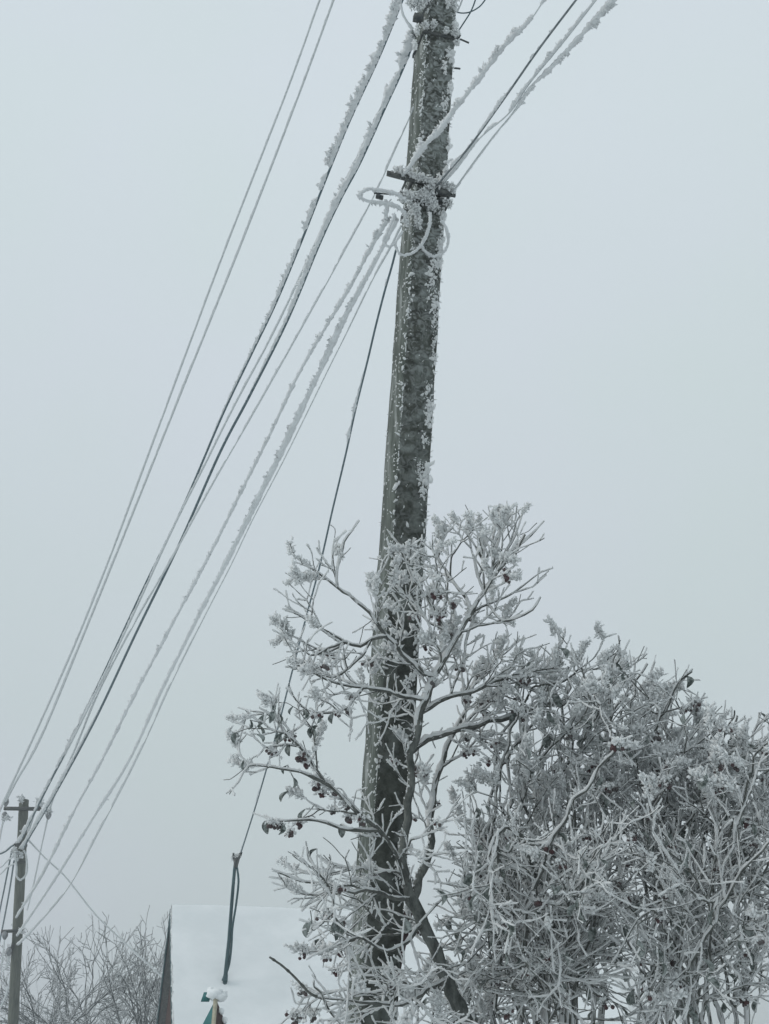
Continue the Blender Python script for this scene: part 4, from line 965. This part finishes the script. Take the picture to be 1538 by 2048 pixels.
# ------------------------------------------------------------------ far bare trees, bottom left
def far_tree(label, px, Y, ytop, spread, seed, trunk_w=.09, lean=0.0, n0=3):
    global rng
    rng = np.random.default_rng(seed)
    b = PY(px, 2048, Y); b = np.array([b[0], b[1], 0.0]); H = PY(px, ytop, Y)[2]
    root = thing('tree', b, label, 'tree', 'bare trees behind the far pole')
    k = Skel(); tips = []
    def grow(start, d, L, r, lvl):
        m = max(3, int(L / .12)); x = np.array(k.p[start]); last = start; c = rng.normal(size=3) * .03
        for i in range(m):
            d = d + c + rng.normal(size=3) * .07 + np.array([0, 0, .03]); d /= np.linalg.norm(d); x = x + d * L / m
            k.p.append(x.copy()); k.par.append(last); k.r.append(r * (1 - .35 * i / m)); last = len(k.p) - 1
            if lvl >= 2 and rng.random() < .18:
                s = rng.normal(size=3); s -= d * (s @ d); s /= np.linalg.norm(s); grow_q.append((last, d * .65 + s * .7, L * rng.uniform(.3, .55), r * .5, lvl + 1))
        if lvl < 6 and r > .004:
            for j in range(2 if rng.random() < .8 else 3):
                s = rng.normal(size=3); s[2] *= .5; s -= d * (s @ d); s /= np.linalg.norm(s)
                grow_q.append((last, d * .85 + s * rng.uniform(.3, .65) * spread, L * rng.uniform(.66, .9), r * rng.uniform(.52, .68), lvl + 1))
    h0 = H * .30
    e = k.path([b - [0, 0, .1], b + [lean * .3, 0, h0 * .5], b + [lean * .5, 0, h0]], trunk_w, trunk_w * .8, step=.15)
    grow_q = []
    for j in range(n0):
        a = 6.28 * j / n0 + rng.uniform(0, 1); grow_q.append((e, np.array([math.cos(a) * .45 * spread, math.sin(a) * .45, 1.0]), H * .2, trunk_w * .6, 1))
    while grow_q:
        s, d, L, r, lv = grow_q.pop()
        if len(k.p) > 9000: break
        if L > .1: grow(s, np.array(d) / np.linalg.norm(d), L, max(r, .0035), lv)
    # fit the height
    P = np.array(k.p); zt = np.percentile(P[:, 2], 99.8); sc = H / zt; P = b + (P - b) * [1, 1, sc]; k.p = [p for p in P]
    k.radii = lambda: np.maximum(np.array(k.r), .005)
    ch, rad = k.chains(); tm, bm_, fm = MB(), MB(), MB()
    for c in ch:
        p = P[c]; r = rad[c].copy(); r[0] = r[min(1, len(r) - 1)]
        (tm if r[0] > .03 else bm_).tube(p, r, 5 if r[0] > .03 else 4, .1)
        fm.tube(p + SIDE * (r * .5 + .004)[:, None], np.where(r > .02, r * .45, r * .35 + .0028) * rng.uniform(.6, 1.2, len(r)), 4, .3)
    if tm.n: tm.build('trunk', M['farbark'], root)
    bm_.build('branches', M['farbark'], root); fm.build('frost', M['wirefrost'], root)
    return root
far_tree('bare frosted tree nearest the far pole, its thin crown touching the pole', 88, 34, 1862, .9, 101)
far_tree('bare frosted tree second from the far pole with a forked dark limb', 190, 36, 1862, 1.0, 102, .10)
far_tree('bare frosted tree with the highest crown, left of the brown gable', 262, 33, 1828, .9, 103, .10)
far_tree('small bare tree tucked against the brown gable', 318, 31, 1870, .7, 104, .07)
far_tree('lower bare tree seen between the two taller frosted trees', 140, 41, 1895, 1.2, 105, .08, n0=4)
far_tree('low bushy bare tree behind the tallest frosted crown', 235, 43, 1900, 1.3, 106, .08, n0=4)

# ------------------------------------------------------------------ winter mist
def haze():
    m = MB(); m.box((0, 20, 5.8), (410, 0, 0), (0, 410, 0), (0, 0, 7.0)); 
    mt = bpy.data.materials.new('mist'); mt.use_nodes = True; t = mt.node_tree; t.nodes.clear()
    o = t.nodes.new('ShaderNodeOutputMaterial'); v = t.nodes.new('ShaderNodeVolumePrincipled')
    v.inputs['Color'].default_value = (.93, .97, 1, 1); v.inputs['Density'].default_value = HAZE
    t.links.new(v.outputs[0], o.inputs['Volume'])
    tag(m.build('haze', mt), kind='stuff')
HAZE = 0.006
haze()
